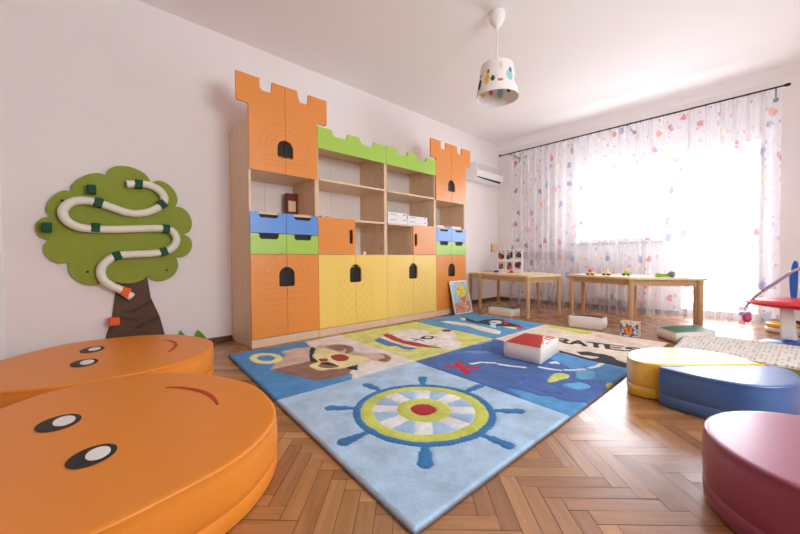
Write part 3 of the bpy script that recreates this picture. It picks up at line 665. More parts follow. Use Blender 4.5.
# ------------------------------------------------------------------ rug
RA = np.array([-2.70, 0.852]); RS = np.array([1.0435, -0.1125]); RT = np.array([0.015, 0.957])
def build_rug():
    NS, NT = 418, 576; zr = 0.017
    S, T = np.meshgrid(np.linspace(0, 2, NS+1), np.linspace(0, 3, NT+1), indexing='ij')
    X = RA[0] + S*RS[0] + T*RT[0]; Y = RA[1] + S*RS[1] + T*RT[1]
    # organic wobble on colour boundaries
    Xs = X + 0.0018*np.sin(Y*47 + 3*np.sin(X*23)); Ys = Y + 0.0018*np.sin(X*43 + 3*np.sin(Y*29))
    C = np.zeros(X.shape + (3,)); ID = np.zeros(X.shape, int); cnt = [0]
    def put(mask, c):
        cnt[0] += 1; C[mask] = lin(c)[:3]; ID[mask] = cnt[0]
    def inpoly(P):
        P = np.array(P); m = np.zeros(X.shape, bool); n = len(P)
        x0, x1, y0, y1 = P[:,0].min(), P[:,0].max(), P[:,1].min(), P[:,1].max()
        bb = (Xs >= x0) & (Xs <= x1) & (Ys >= y0) & (Ys <= y1)
        xs = Xs[bb]; ys = Ys[bb]; r = np.zeros(xs.shape, bool)
        for i in range(n):
            xi, yi = P[i]; xj, yj = P[i-1]
            if yi == yj: continue
            c = ((yi > ys) != (yj > ys)) & (xs < (xj - xi) * (ys - yi) / (yj - yi) + xi)
            r ^= c
        m[bb] = r; return m
    def W(pts): return [PX(x, y, zr) for x, y in pts]
    def poly(pts, c, sm=True, f=None):
        if f: pts = [f(*p) for p in pts]
        w = W(pts)
        if sm: w = [(p[0], p[1]) for p in crom([(a, b, 0) for a, b in w], 5)]
        put(inpoly(w), c)
    def dist(a, b):
        d = (b[0]-a[0], b[1]-a[1]); L2 = d[0]**2 + d[1]**2 + 1e-12
        t = np.clip(((Xs-a[0])*d[0] + (Ys-a[1])*d[1]) / L2, 0, 1)
        return np.hypot(Xs - a[0] - t*d[0], Ys - a[1] - t*d[1])
    def stroke(pts, c, w, f=None):
        if f: pts = [f(*p) for p in pts]
        q = W(pts); m = np.zeros(X.shape, bool)
        for a, b in zip(q, q[1:]): m |= dist(a, b) < w
        put(m, c)
    s, t = S, T
    WHITE = (236,230,226); LB = (176,206,232); MB = (66,132,196); LIME = (218,220,124); GRN = (205,212,96); RED = (176,28,44)
    CREAM = (232,216,198); DK = (30,28,34); NAVY = (68,106,172); SKY = (92,166,216); TAN = (206,180,164); BRN = (150,106,86)
    put((s < 1) & (t < 1), (232,224,218)); put((s >= 1) & (t < 1), LB)
    put((s < 1) & (t >= 1) & (t < 2), LIME); put((s >= 1) & (t >= 1) & (t < 2), NAVY)
    put((s < 1) & (t >= 2), (84,156,206)); put((s >= 1) & (t >= 2), CREAM)
    sq = lambda a, b: (s >= a) & (s < a+1) & (t >= b) & (t < b+1)
    # --- treasure square
    g5 = lambda a, b: (220 + a/4, 320 + b/4)
    m0 = inpoly(W([(215,352),(228,345),(303,340),(312,348),(335,362),(352,374),(352,380),(346,385),(330,396),(279,410),(255,400)])) & sq(0,0); put(m0, (72,142,202))
    poly([(245,125),(300,112),(362,106),(368,160),(352,172),(300,185),(203,197),(222,165),(262,140)], TAN, False, g5)
    poly([(203,197),(360,163),(430,190),(528,192),(516,216),(450,230),(385,241),(300,222)], BRN, False, g5)
    poly([(385,108),(430,98),(475,95),(528,105),(545,126),(600,130),(645,132),(682,148),(668,166),(610,160),(545,142),(500,132)], TAN, True, g5)
    poly([(478,97),(528,105),(528,124),(500,133),(506,116)], BRN, True, g5); poly([(640,131),(684,148),(666,167),(630,160),(660,148)], BRN, True, g5)
    poly([(425,104),(470,98),(500,112),(480,122),(440,112)], BRN, True, g5)
    poly([(372,110),(430,116),(500,132),(585,148),(592,170),(525,178),(500,190),(440,196),(395,200),(358,182),(390,165),(362,150)], (238,228,160), True, g5)
    poly([(364,108),(382,112),(376,130),(372,146),(392,166),(362,164),(358,130)], DK, True, g5)
    poly([(500,190),(552,177),(550,200),(525,196)], DK, False, g5); poly([(395,178),(430,168),(476,184),(440,192),(400,188)], BRN, True, g5)
    poly([(398,174),(430,167),(472,182),(440,180)], DK, True, g5)
    poly([(442,142),(490,135),(516,150),(500,162),(462,161)], (160,34,40), True, g5); poly([(394,155),(424,152),(432,161),(408,166)], (176,50,44), True, g5)
    ring = []
    for k in range(44):
        a = 2*PI*k/44; q = 1 + 0.06*(k % 2); ring.append((185 + 64*q*math.cos(a), 152 + 21*q*math.sin(a)))
    poly(ring, (236,228,150), True, g5); poly([(185 + 36*math.cos(2*PI*k/20), 151 + 11*math.sin(2*PI*k/20)) for k in range(20)], (72,142,202), True, g5)
    # --- wheel
    cx, cy = (-1.088, 1.178); rr = np.hypot(Xs-cx, Ys-cy); aa = np.degrees(np.arctan2(Ys-cy, Xs-cx))
    rad = lambda x0, x1, y: 0.5*math.dist(PX(x0, y, zr), PX(x1, y, zr))
    R0, R1, R2, R3_, R4 = rad(353.6,497.6,412), rad(361.7,489,411), rad(374.7,477,410), rad(397.5,452,410), rad(410.5,437,410)
    BLU = (52,120,178); base = -46.5
    Rt = R0*1.33
    for k in range(8):
        a = math.radians(base + 45*k); p = (cx + 0.95*R0*math.cos(a), cy + 0.95*R0*math.sin(a)); q = (cx + Rt*math.cos(a), cy + Rt*math.sin(a))
        q2 = (cx + Rt*0.93*math.cos(a), cy + Rt*0.93*math.sin(a)); p2 = (cx + Rt*0.86*math.cos(a), cy + Rt*0.86*math.sin(a))
        put((dist(p, q) < 0.016) | (dist(p2, q) < 0.024) | (np.hypot(Xs-q[0], Ys-q[1]) < 0.029), BLU)
    put(rr < R0, BLU); put(rr < R1, GRN); put(rr < R2, (166,198,228))
    d = np.abs((aa - base + 22.5) % 45 - 22.5); put((rr < R2) & (rr*np.radians(d) < 0.026 + rr*0.05), (232,232,232))
    put(rr < R3_, GRN); put(rr < R4, RED)
    # --- ship
    g10 = lambda a, b: (370 + a/10, 325 + b/10); g67 = lambda a, b: (420 + a/6.667, 300 + b/6.667)
    poly([(185,70),(300,50),(420,44),(560,48),(600,85),(690,110),(740,150),(700,185),(560,195),(470,180),(330,148),(260,112)], WHITE, True, g10)
    poly([(150,240),(300,262),(420,275),(500,262),(420,300),(300,285)], (226,226,160), True, g10)
    poly([(35,147),(100,120),(190,160),(280,190),(380,218),(484,230),(390,248),(335,238),(265,208),(190,212),(110,184)], (84,122,190), False, g10)
    poly([(100,122),(130,105),(240,165),(340,200),(470,218),(484,230),(380,218),(280,190),(190,160)], WHITE, False, g10)
    poly([(128,95),(170,82),(222,96),(270,122),(340,152),(500,180),(600,206),(735,226),(730,232),(600,220),(470,212),(330,182),(230,150),(150,112)], (176,36,50), False, g10)
    stroke([(410,130),(500,146),(540,160)], DK, 0.008, g10); stroke([(440,156),(520,130),(640,112),(670,112)], DK, 0.008, g10)
    poly([(510,120),(560,104),(620,108),(638,126),(600,140),(530,138)], DK, True, g10); poly([(545,120),(575,110),(615,115),(610,126),(570,130)], WHITE, True, g10)
    poly([(100,228),(135,205),(200,205),(245,232),(240,250),(180,258),(120,245)], WHITE, True, g67); poly([(118,300),(150,268),(215,258),(268,275),(275,300),(240,320),(170,325)], WHITE, True, g67)
    poly([(148,196),(210,196),(200,210),(150,207)], DK, False, g67)
    # --- map
    G4 = lambda a, b: (440 + a/4, 350 + b/4)
    mm = sq(1,1)
    def mp(pts, c, f=G4, sm=True):
        q = W([f(*p) for p in pts]); q = [(p[0], p[1]) for p in crom([(a, b, 0) for a, b in q], 5)] if sm else q
        put(inpoly(q) & mm, c)
    mp([(430,-60),(520,10),(560,30),(650,50),(780,70),(750,110),(690,142),(650,120),(600,118),(560,100),(500,60),(400,20),(250,-10),(330,-40)], (84,150,208))
    mp([(270,150),(350,166),(400,180),(450,186),(520,205),(610,212),(590,260),(430,280),(330,190)], (84,156,208))
    mp([(-30,20),(60,-20),(140,-45),(170,-10),(90,20)], (74,108,180)); mp([(330,110),(420,130),(500,170),(420,168),(350,140)], (70,104,176))
    mp([(548,84),(600,78),(622,98),(600,116),(552,112)], (112,182,226)); mp([(495,135),(560,128),(602,146),(560,157),(510,147)], (104,174,222))
    mp([(80,-30),(150,-46),(210,-40),(150,-22)], (120,168,216)); mp([(100,5),(160,0),(200,8),(150,14)], (104,140,200))
    mp([(450,96),(480,90),(515,98),(512,110),(482,118),(446,127),(432,122)], (206,214,104)); mp([(664,140),(680,130),(700,136),(698,148),(676,152)], (190,206,96))
    stroke([(30,66),(90,66),(150,70)], (188,26,48), 0.024, G4); stroke([(70,50),(88,68),(108,88)], (188,26,48), 0.026, G4)
    for L in ([(128,54),(165,48),(218,51)], [(238,56),(290,63),(338,67)], [(398,66),(440,74),(478,78)], [(503,78),(540,78),(575,74)], [(600,70),(630,62),(652,52)], [(445,50),(462,46),(470,52)]):
        stroke(L, (228,236,240), 0.015, G4)
    # --- pirate
    g8 = lambda a, b: (440 + a/8, 310 + b/8)
    poly([(0,92),(60,86),(130,92),(250,110),(330,130),(490,166),(478,192),(420,186),(330,166),(230,130),(100,112)], (236,230,214), False, g8)
    poly([(158,62),(200,62),(300,90),(350,75),(430,68),(500,74),(540,96),(640,122),(655,142),(520,128),(430,128),(350,112),(280,102),(175,74)], DK, False, g8)
    poly([(392,90),(420,82),(455,82),(488,88),(492,103),(450,110),(402,105)], (232,226,222), True, g8)
    stroke([(400,95),(440,97)], DK, 0.02, g8)
    poly([(505,80),(536,84),(541,114),(514,114)], (196,40,60), False, g8); poly([(160,60),(200,64),(205,78),(180,80)], (240,228,180), True, g8)
    poly([(515,130),(600,136),(650,146),(600,150),(530,140)], (240,228,180), True, g8); poly([(615,124),(650,132),(665,140),(640,152),(612,146)], (196,40,60), True, g8)
    poly([(402,108),(446,112),(448,142),(400,136)], (176,216,236), False, g8)
    # --- lettering square
    g6 = lambda a, b: (540 + a/5.933, 310 + b/5.933)
    poly([(40,78),(130,90),(230,108),(310,134),(262,142),(160,122),(45,96)], (206,212,96), True, g6)
    poly([(330,150),(430,160),(560,190),(700,230),(560,215),(430,190)], (224,200,180), True, g6)
    poly([(112,236),(230,268),(300,285),(332,284),(350,276),(300,268),(240,264),(214,244),(290,243),(330,254),(380,260),(430,274),(460,296),(520,316),(520,342),(430,324),(300,298),(200,270),(112,250)], (34,34,40), False, g6)
    glyph = {'P': [[(0,0),(0,1)], [(0,1),(.7,1),(.85,.78),(.7,.5),(0,.5)]], 'I': [[(.4,0),(.4,1)], [(.15,0),(.65,0)], [(.15,1),(.65,1)]],
             'R': [[(0,0),(0,1)], [(0,1),(.7,1),(.85,.78),(.7,.5),(0,.5)], [(.35,.5),(.9,0)]], 'A': [[(0,0),(.45,1),(.9,0)], [(.2,.35),(.7,.35)]],
             'T': [[(.45,0),(.45,1)], [(0,1),(.9,1)]], 'E': [[(0,0),(0,1)], [(0,1),(.85,1)], [(0,.5),(.7,.5)], [(0,0),(.85,0)]],
             'S': [[(.85,.85),(.5,1),(.1,.85),(.1,.6),(.8,.4),(.8,.12),(.4,0),(.05,.12)]]}
    p0 = np.array(PX(524, 337.6, zr)); p1 = np.array(PX(652, 354.0, zr)); up = np.array(PX(583, 340.8, zr)) - np.array(PX(583, 344.8, zr))
    wd = (p1 - p0) / 7
    for k, chh in enumerate('PIRATES'):
        o = p0 + wd * k
        for L in glyph[chh]:
            q = [o - wd*0.12 + wd*0.9*a + up*b for a, b in L]; m = np.zeros(X.shape, bool)
            for a, b in zip(q, q[1:]): m |= dist(a, b) < 0.019
            put(m, DK)
    # carve grooves between colours
    dd0 = np.minimum(np.minimum(S, 2-S)*1.05, np.minimum(T, 3-T)*0.957); C[dd0 < 0.0035] = lin((118,110,114))[:3]
    E = np.zeros(X.shape, bool)
    E[1:] |= ID[1:] != ID[:-1]; E[:, 1:] |= ID[:, 1:] != ID[:, :-1]
    e = E.astype(float)
    for _ in range(1):
        e2 = e.copy(); e2[1:] += e[:-1]; e2[:-1] += e[1:]; e2[:, 1:] += e[:, :-1]; e2[:, :-1] += e[:, 1:]; e = np.clip(e2, 0, 1.6)
    Z = np.full(X.shape, zr) - 0.0016*e + np.random.uniform(-0.0006, 0.0006, X.shape)
    ds = np.minimum(S*1.05, (2-S)*1.05); dt = np.minimum(T*0.957, (3-T)*0.957); dd = np.minimum(ds, dt)
    Z -= 0.012*np.clip(1 - dd/0.012, 0, 1)**2
    Z += 0.0012*np.sin(X*9 + np.sin(Y*7)) 
    nv = X.size; co = np.stack([X, Y, Z], -1).reshape(-1, 3)
    idx = np.arange(nv).reshape(X.shape)
    q = np.stack([idx[:-1, :-1], idx[1:, :-1], idx[1:, 1:], idx[:-1, 1:]], -1).reshape(-1, 4)
    # skirt
    per = np.concatenate([idx[:, 0], idx[-1, 1:], idx[-2::-1, -1], idx[0, -2:0:-1]])
    low = co[per].copy(); low[:, 2] = 0.0005; lo_i = nv + np.arange(len(per)); co = np.vstack([co, low])
    a, b = per, np.roll(per, -1); la, lb = lo_i, np.roll(lo_i, -1)
    q = np.vstack([q, np.stack([a, la, lb, b], -1)])
    me = bpy.data.meshes.new('rug'); me.from_pydata(co.tolist(), [], q.tolist())
    colr = np.ones((len(co), 4), np.float32); colr[:nv, :3] = C.reshape(-1, 3)
    colr[nv:, :3] = np.array(lin((90,84,84))[:3])
    ca = me.color_attributes.new('Col', 'FLOAT_COLOR', 'POINT'); ca.data.foreach_set('color', colr.ravel())
    o = link_mesh('rug', me, M_rug, None, True)
    tag(o, 'thick tufted rug with pirate squares: ship wheel, treasure, ship, map and lettering', 'rug')
build_rug()

# ------------------------------------------------------------------ book-shaped floor cushions
def cushion(label, quad, z0, h, mtop, name_top='cover', marks=None, group='small white floor cushions', flap=None, slant=0.0, pf=0.014):
    """quad: 4 floor corners, counter-clockwise"""
    Q = [Vector(q) for q in quad]; c = sum(Q, Vector((0,0))) / 4
    root = thing('floor_cushion', label, 'cushion', (c.x, c.y, z0), group)
    bm = BM(); n = 10; grid = {}
    def P(a, b): return (Q[0]*(1-a) + Q[1]*a)*(1-b) + (Q[3]*(1-a) + Q[2]*a)*b
    verts = {}
    def sh(i, j, k):
        a, b, w = i/n, j/n, k/4
        p = P(a, b); puff = math.sin(PI*a)*math.sin(PI*b)
        side = 1.0
        zz = w*h
        if k == 4: zz = h + pf*puff**0.6 - 0.004
        d = p - c; bulge = 1 + 0.06*math.sin(PI*w)*(1 if (i in (0,n)) != (j in (0,n)) else 0.2)
        if k == 0: bulge = 0.97
        return (c.x + d.x*bulge, c.y + d.y*bulge, z0 + zz)
    def V(i, j, k):
        if (i, j, k) not in verts: verts[(i,j,k)] = bm.verts.new(sh(i, j, k))
        return verts[(i,j,k)]
    for i in range(n):
        for j in range(n):
            bm.faces.new((V(i,j,4), V(i+1,j,4), V(i+1,j+1,4), V(i,j+1,4)))
            bm.faces.new((V(i,j,0), V(i,j+1,0), V(i+1,j+1,0), V(i+1,j,0)))
    for k in range(4):
        for i in range(n):
            bm.faces.new((V(i,0,k), V(i+1,0,k), V(i+1,0,k+1), V(i,0,k+1))); bm.faces.new((V(i,n,k), V(i,n,k+1), V(i+1,n,k+1), V(i+1,n,k)))
            bm.faces.new((V(0,i,k), V(0,i,k+1), V(0,i+1,k+1), V(0,i+1,k))); bm.faces.new((V(n,i,k), V(n,i+1,k), V(n,i+1,k+1), V(n,i,k+1)))
    obj('cushion_body', bm, M_vw, root, smooth=True, angle=60)
    # coloured top panel following the top surface
    a0, a1, b0_, b1_ = flap or (0.0, 0.8, 0.0, 1.0)
    bm = BM(); vv = {}
    def T(i, j):
        if (i, j) in vv: return vv[(i,j)]
        b = b0_ + (b1_-b0_)*j/n; a = a0 + (a1 - slant*b - a0)*i/n
        p = P(a, b); z = z0 + h + pf*(max(0, math.sin(PI*a)*math.sin(PI*b)))**0.6 - 0.004 + 0.002
        vv[(i,j)] = bm.verts.new((p.x, p.y, z)); return vv[(i,j)]
    for i in range(n):
        for j in range(n): bm.faces.new((T(i,j), T(i+1,j), T(i+1,j+1), T(i,j+1)))
    bmesh.ops.solidify(bm, geom=bm.faces[:], thickness=0.0012)
    obj(name_top, bm, mtop, root, smooth=True, angle=40)
    # piping around the top
    bm = BM(); pts = []
    for a, b in [(k/n, 0) for k in range(n)] + [(1, k/n) for k in range(n)] + [(1-k/n, 1) for k in range(n)] + [(0, 1-k/n) for k in range(n+1)]:
        p = P(a, b); pts.append((p.x, p.y, z0 + h - 0.003))
    tube(bm, pts, 0.003, 6, cap=False); obj('piping', bm, M_vw, root, smooth=True)
    if marks:
        for (a, b, c_, d_) in marks:
            bm = BM(); p = P(a, b); q = P(c_, d_)
            f = lambda a, b: z0 + h + pf*(max(0, math.sin(PI*a)*math.sin(PI*b)))**0.6 - 0.001
            pp = [P(a + (c_-a)*k/6, b + (d_-b)*k/6) for k in range(7)]
            tube(bm, [(pp[k].x, pp[k].y, f(a + (c_-a)*k/6, b + (d_-b)*k/6) - 0.0006) for k in range(7)], 0.003, 6); obj('printed_mark', bm, M_vred, root)
    return root
zr = 0.0165
rb = [PX(504, 357, zr), PX(540.5, 365.5, zr), PX(558.5, 353, zr)]
rb4 = (rb[0][0] + rb[2][0] - rb[1][0], rb[0][1] + rb[2][1] - rb[1][1])
# u axis: from rb0->rb3 side ... panel covers the left portion (white book-edge strip on the right)
cushion('white floor cushion with shiny red top lying on the map square of the rug', [rb[0], rb[1], rb[2], rb4], zr + 0.004, 0.105, M_vred, flap=(0.0, 1.0, 0.0, 1.0), slant=0.42, pf=0.02,
        marks=[(0.93,0.28,0.80,0.5), (0.97,0.35,0.97,0.55), (0.78,0.6,0.95,0.66), (0.75,0.74,0.95,0.82), (0.70,0.90,0.93,0.93)])
def rect_from(p, q, depth):
    p = Vector(p); q = Vector(q); d = (q - p).normalized(); n = Vector((-d.y, d.x)) * depth
    return [tuple(p), tuple(q), tuple(q + n), tuple(p + n)]
cushion('white floor cushion with teal top on the floor beyond the pirate square', rect_from(PX(488.5, 313.8), PX(512, 317), 0.17), 0.001, 0.085, M_vteal, flap=(0.08, 0.97, 0.25, 0.97))
cushion('white floor cushion with violet top on the floor in front of the right table', rect_from(PX(568.5, 326.2), PX(602, 330.2), 0.18), 0.001, 0.105, M_vvio, flap=(0.06, 0.95, 0.2, 0.97))
gq = [PX(656, 337), PX(676, 344), (-0.30, 3.84), (-0.44, 4.12)]
cushion('cream floor cushion with green top near the balcony door, behind the play mat', [PX(656.5, 336.5), PX(676, 343.5), (-0.325, 3.93), (-0.475, 4.16)], 0.001, 0.085, M_vgreen, flap=(0.04, 0.98, 0.02, 0.98))

# ------------------------------------------------------------------ play mat
def printed_grid(name, fnP, nu, nv, colfn, thick, mats=M_printed, parent=None, under=None):
    me = bpy.data.meshes.new(name); vs = []; cs = []
    for i in range(nu+1):
        for j in range(nv+1):
            vs.append(fnP(i/nu, j/nv)); cs.append(lin(colfn(i/nu, j/nv)))
    N = len(vs); top = []
    idx = lambda i, j: i*(nv+1) + j
    for i in range(nu):
        for j in range(nv): top.append((idx(i,j), idx(i+1,j), idx(i+1,j+1), idx(i,j+1)))
    # underside + rim
    bs = [(v[0]-thick[0], v[1]-thick[1], v[2]-thick[2]) for v in vs]
    vs2 = vs + bs; cs2 = cs + ([lin(under)]*N if under else cs)
    faces = top + [tuple(N + k for k in f[::-1]) for f in top]
    per = [idx(i,0) for i in range(nu+1)] + [idx(nu,j) for j in range(1,nv+1)] + [idx(i,nv) for i in range(nu-1,-1,-1)] + [idx(0,j) for j in range(nv-1,0,-1)]
    for k in range(len(per)):
        a, b = per[k], per[(k+1)%len(per)]; faces.append((a, N+a, N+b, b))
    me.from_pydata(vs2, [], faces)
    ca = me.color_attributes.new('Col', 'FLOAT_COLOR', 'POINT'); ca.data.foreach_set('color', np.array(cs2, np.float32).ravel())
    return link_mesh(name, me, mats, parent)
mz = 0.05
mc = [Vector(PX(*p, mz)) for p in ((673.5,348.8),(690,332.4),(850,352.5),(850,375.5))]
rnd = np.random.RandomState(5).rand(90, 200)
def matcol(u, v):
    iu, iv = int(u*199), int(v*89)
    if abs(u-0.5) < 0.004: return (190,184,176)
    a = (iu//3) % 2 == 0 and iv % 4 in (0, 1) and rnd[iv//2, iu//3] > 0.45
    if a: return ((146,138,134), (172,150,140), (140,150,150))[int(rnd[iv//2, iu//3]*30) % 3]
    return (220,215,205)
def matP(u, v):
    p = (mc[0]*(1-v) + mc[1]*v)*(1-u) + (mc[3]*(1-v) + mc[2]*v)*u
    return (p.x, p.y, mz + 0.012*math.exp(-((u-0.0)/0.02)**2) - 0.003*math.exp(-((u-0.5)/0.012)**2))
root = thing('play_mat', 'pale printed foam play mat with green underside lying behind the blue and yellow cushions', 'play mat', (mc[0].x*0.5+mc[2].x*0.5, mc[0].y*0.5+mc[2].y*0.5, 0.0))
printed_grid('printed_top', matP, 200, 90, matcol, (0, 0, 0.012), M_mat, parent=root, under=(232,226,214))
bm = BM(); hexa(bm, [(*mc[0], 0.002), (*mc[3], 0.002), (*mc[2], 0.002), (*mc[1], 0.002), (*mc[0], mz-0.0125), (*mc[3], mz-0.0125), (*mc[2], mz-0.0125), (*mc[1], mz-0.0125)], bev=0.004)
obj('green_underside', bm, mat('green_foam', (120,138,60), 0.6), root)

# ------------------------------------------------------------------ tables
def table(label, legs, scale, z, group='hexagonal birch tables'):
    L = [Vector(p) for p in legs]; c = sum(L, Vector((0,0))) / 6
    root = thing('hexagonal_table', label, 'table', (c.x, c.y, 0), group)
    top = [(c + (p - c) * scale) for p in L]
    rt = []
    for i, p in enumerate(top):   # rounded corners
        a = (top[i-1] - p).normalized() * 0.03; b = (top[(i+1)%6] - p).normalized() * 0.03
        for k in range(5):
            t = k/4; rt.append((p + a)*(1-t)**2 + p*2*t*(1-t) + (p + b)*t*t)
    bm = BM(); prism(bm, rt, fZ, z-0.022, z, bev=0.003); obj('tabletop', bm, M_btop, root)
    for i in range(6):
        p, q = L[i], L[(i+1)%6]; d = (q - p).normalized(); n = Vector((-d.y, d.x))*0.010
        if (n).dot(c - p) < 0: n = -n
        a, b = p + d*0.018 + n*0.2, q - d*0.018 + n*0.2
        bm = BM(); hexa(bm, [(*a, z-0.085), (*b, z-0.085), (*(b+n*1.8), z-0.085), (*(a+n*1.8), z-0.085), (*a, z-0.0225), (*b, z-0.0225), (*(b+n*1.8), z-0.0225), (*(a+n*1.8), z-0.0225)])
        obj('apron', bm, M_birch, root)
        bm = BM(); lathe(bm, (p.x, p.y, 0), [(0.019, 0), (0.021, 0.004), (0.027, z-0.0225)], 16); obj('leg', bm, M_birch, root, smooth=True, angle=40)
    return root
ZTB = 0.50
LT = [(-3.118,4.42),(-2.804,4.2),(-1.931,3.86),(-1.784,4.36),(-2.284,4.88),(-2.966,4.95)]
RT_ = [(-1.669,4.45),(-.982,4.15),(-.476,4.42),(-.556,4.84),(-1.118,4.89),(-1.642,4.74)]
table('six-legged birch table at the left, in the corner beside the castle unit', LT, 1.05, ZTB)
table('six-legged birch table at the right, in front of the curtained window', RT_, 1.10, ZTB)

# things on the tables
def toycar(px, Y, mbody, mtop, label, w=0.088):
    x, _ = WY(px, 270, Y)
    root = thing('toy_car', label, 'toy car', (x, Y, ZTB), 'toy cars on the right table')
    bm = BM(); ball(bm, (x, Y, ZTB+0.024), w*0.5, 1, 0.62, 0.42, 20)
    obj('car_body', bm, mbody, root, smooth=True)
    bm = BM(); ball(bm, (x, Y, ZTB+0.043), w*0.3, 1, 0.8, 0.95, 16); obj('cabin', bm, mtop, root, smooth=True)
    for sx in (-1, 1):
        for sy in (-1, 1):
            bm = BM(); tube(bm, [(x+sx*w*0.28, Y+sy*w*0.24, ZTB+0.011), (x+sx*w*0.28, Y+sy*w*0.34, ZTB+0.011)], 0.011, 14); obj('wheel', bm, M_dark, root)
toycar(590.5, 4.45, M_tcream, M_tred, 'small red and cream toy car, leftmost of three on the right table')
toycar(606.5, 4.45, M_tcream, M_tcream, 'small all-cream toy car on the right table, between red and green ones')
bm = BM(); x0, _ = WY(619, 270, 4.42); x1, _ = WY(646, 270, 4.42); box(bm, (x0, 4.38, ZTB), (x1, 4.62, ZTB+0.003)); simple('paper_sheet', 'white paper sheet lying under the green toy car on the right table', 'paper', bm, M_paper)
def lift_car():
    toycar(626.5, 4.45, M_tgreen, M_tyel, 'small green toy car with yellow cabin standing on white paper', 0.085)
    o = [o for o in col.objects if o.name.startswith('toy_car')][-1]
_before = set(col.objects)
lift_car()
for o in set(col.objects) - _before:
    if o.parent is None: o.location.z += 0.0035
xr, _ = WY(656, 271, 4.42); xs_, _ = WY(672, 271, 4.42)
root = thing('toy_rattle', 'green and grey toy torch lying on the right table, right of the cars', 'toy', ((xr+xs_)/2, 4.42, ZTB))
bm = BM(); L = xs_ - xr
tube(bm, [(xr-0.005, 4.42, ZTB+0.016), (xr+0.012, 4.42, ZTB+0.018), (xr+0.05, 4.42, ZTB+0.017), (xr+L*0.7, 4.42, ZTB+0.02), (xr+L*0.82, 4.42, ZTB+0.024)], [0.015, 0.022, 0.014, 0.016, 0.022], 14); obj('handle', bm, M_tgreen, root, smooth=True, angle=60)
bm = BM(); tube(bm, [(xr+L*0.8, 4.42, ZTB+0.025), (xr+L*0.9, 4.42, ZTB+0.029), (xr+L*1.1, 4.42, ZTB+0.029), (xr+L*1.2, 4.42, ZTB+0.026)], [0.02, 0.03, 0.0295, 0.018], 16); obj('head', bm, M_tgrey, root, smooth=True, angle=60)
# picture board on the left table
YP = 4.62
x0, _ = WY(497.5, 262, YP); x1, _ = WY(522.5, 262, YP); _, z1 = WY(510, 249.3, YP)
root = thing('picture_board', 'white standing board with two rows of small dark and pink pictures on the left table', 'picture board', ((x0+x1)/2, YP, ZTB))
bm = BM(); box(bm, (x0, YP, ZTB), (x1, YP+0.012, z1), bev=0.002); obj('board', bm, M_paper, root)
rs = random.Random(3); pc = [(40,36,52), (120,44,70), (60,70,60), (190,110,140), (34,34,44), (90,60,60), (60,80,130), (180,60,60)]
cols_ = [mat('picture_tone', c, 0.6) for c in pc]
for r in range(2):
    for k in range(3):
        w = (x1-x0)/3.3; xa = x0 + 0.02 + k*(x1-x0)/3.1; za2 = ZTB + 0.045 + r*(z1-ZTB)*0.44; hh = (z1-ZTB)*0.33
        bm = BM(); box(bm, (xa, YP-0.003, za2), (xa+w*0.85, YP-0.0005, za2+hh), 0)
        f = obj('picture', bm, M_plg, root)
        for q in range(5):
            bx = xa + rs.uniform(0.05, 0.6)*w; bz = za2 + rs.uniform(0.05, 0.5)*hh
            bm = BM(); ball(bm, (bx+0.01, YP-0.0035, bz+0.02), 0.027*rs.uniform(0.7,1.2), 1, 0.05, 1.2, 10); obj('picture_motif', bm, cols_[rs.randrange(8)], f, smooth=True)
bm = BM()
for q in range(6): ball(bm, (x0+0.03+q*(x1-x0-0.06)/5, YP-0.0005, z1-0.02), 0.016, 1.3, 0.05, 0.5, 10)
obj('printed_heading', bm, M_violet, root)
xa, _ = WY(486, 270, 4.5); xb, _ = WY(494.5, 270, 4.5)
root = thing('book', 'thin orange book lying at the left edge of the left table', 'book', ((xa+xb)/2, 4.5, ZTB))
bm = BM(); box(bm, (xa, 4.42, ZTB), (xb, 4.58, ZTB+0.004), bev=0.001); box(bm, (xa, 4.42, ZTB+0.012), (xb, 4.58, ZTB+0.016), bev=0.001); box(bm, (xa, 4.575, ZTB+0.004), (xb, 4.58, ZTB+0.012)); obj('cover', bm, mat('orange_card', (214,96,50), 0.5), root)
bm = BM(); box(bm, (xa+0.003, 4.423, ZTB+0.004), (xb-0.003, 4.575, ZTB+0.012)); obj('pages', bm, M_paper, root)
xa, _ = WY(497, 270, 4.45); bm = BM(); box(bm, (xa-0.03, 4.42, ZTB), (xa+0.02, 4.47, ZTB+0.03), bev=0.004); simple('toy_block', 'small dark blue block beside the orange book on the left table', 'toy block', bm, mat('navy_paint', (50,60,130), 0.4))
xa, _ = WY(511.5, 270, 4.42); bm = BM(); lathe(bm, (xa, 4.42, ZTB), [(0.034, 0), (0.036, 0.006), (0.028, 0.02), (0.012, 0.042), (0.002, 0.048)], 18); simple('toy_cone', 'small red cone-shaped toy in front of the picture board on the left table', 'toy', bm, mat('crimson_paint', (206,50,70), 0.35), smooth=True)
# small ornament in the corner
yo, zo_ = WX(496, 247.5, XW)
root = thing('wall_ornament', 'small cream ornament with dark edge on the wall in the corner above the left table', 'ornament', (XW+0.01, 5.3, 0.82))
bm = BM(); box(bm, (XW+0.001, 5.20, 0.80), (XW+0.012, 5.215, 0.95), bev=0.003); obj('bracket', bm, M_tgrey, root)
bm = BM(); prism(bm, [(5.215,0.86),(5.25,0.93),(5.30,0.955),(5.35,0.93),(5.385,0.87),(5.36,0.81),(5.30,0.795),(5.24,0.82)], fX, XW+0.001, XW+0.03, bev=0.006); obj('cream_face', bm, M_tcream, root)

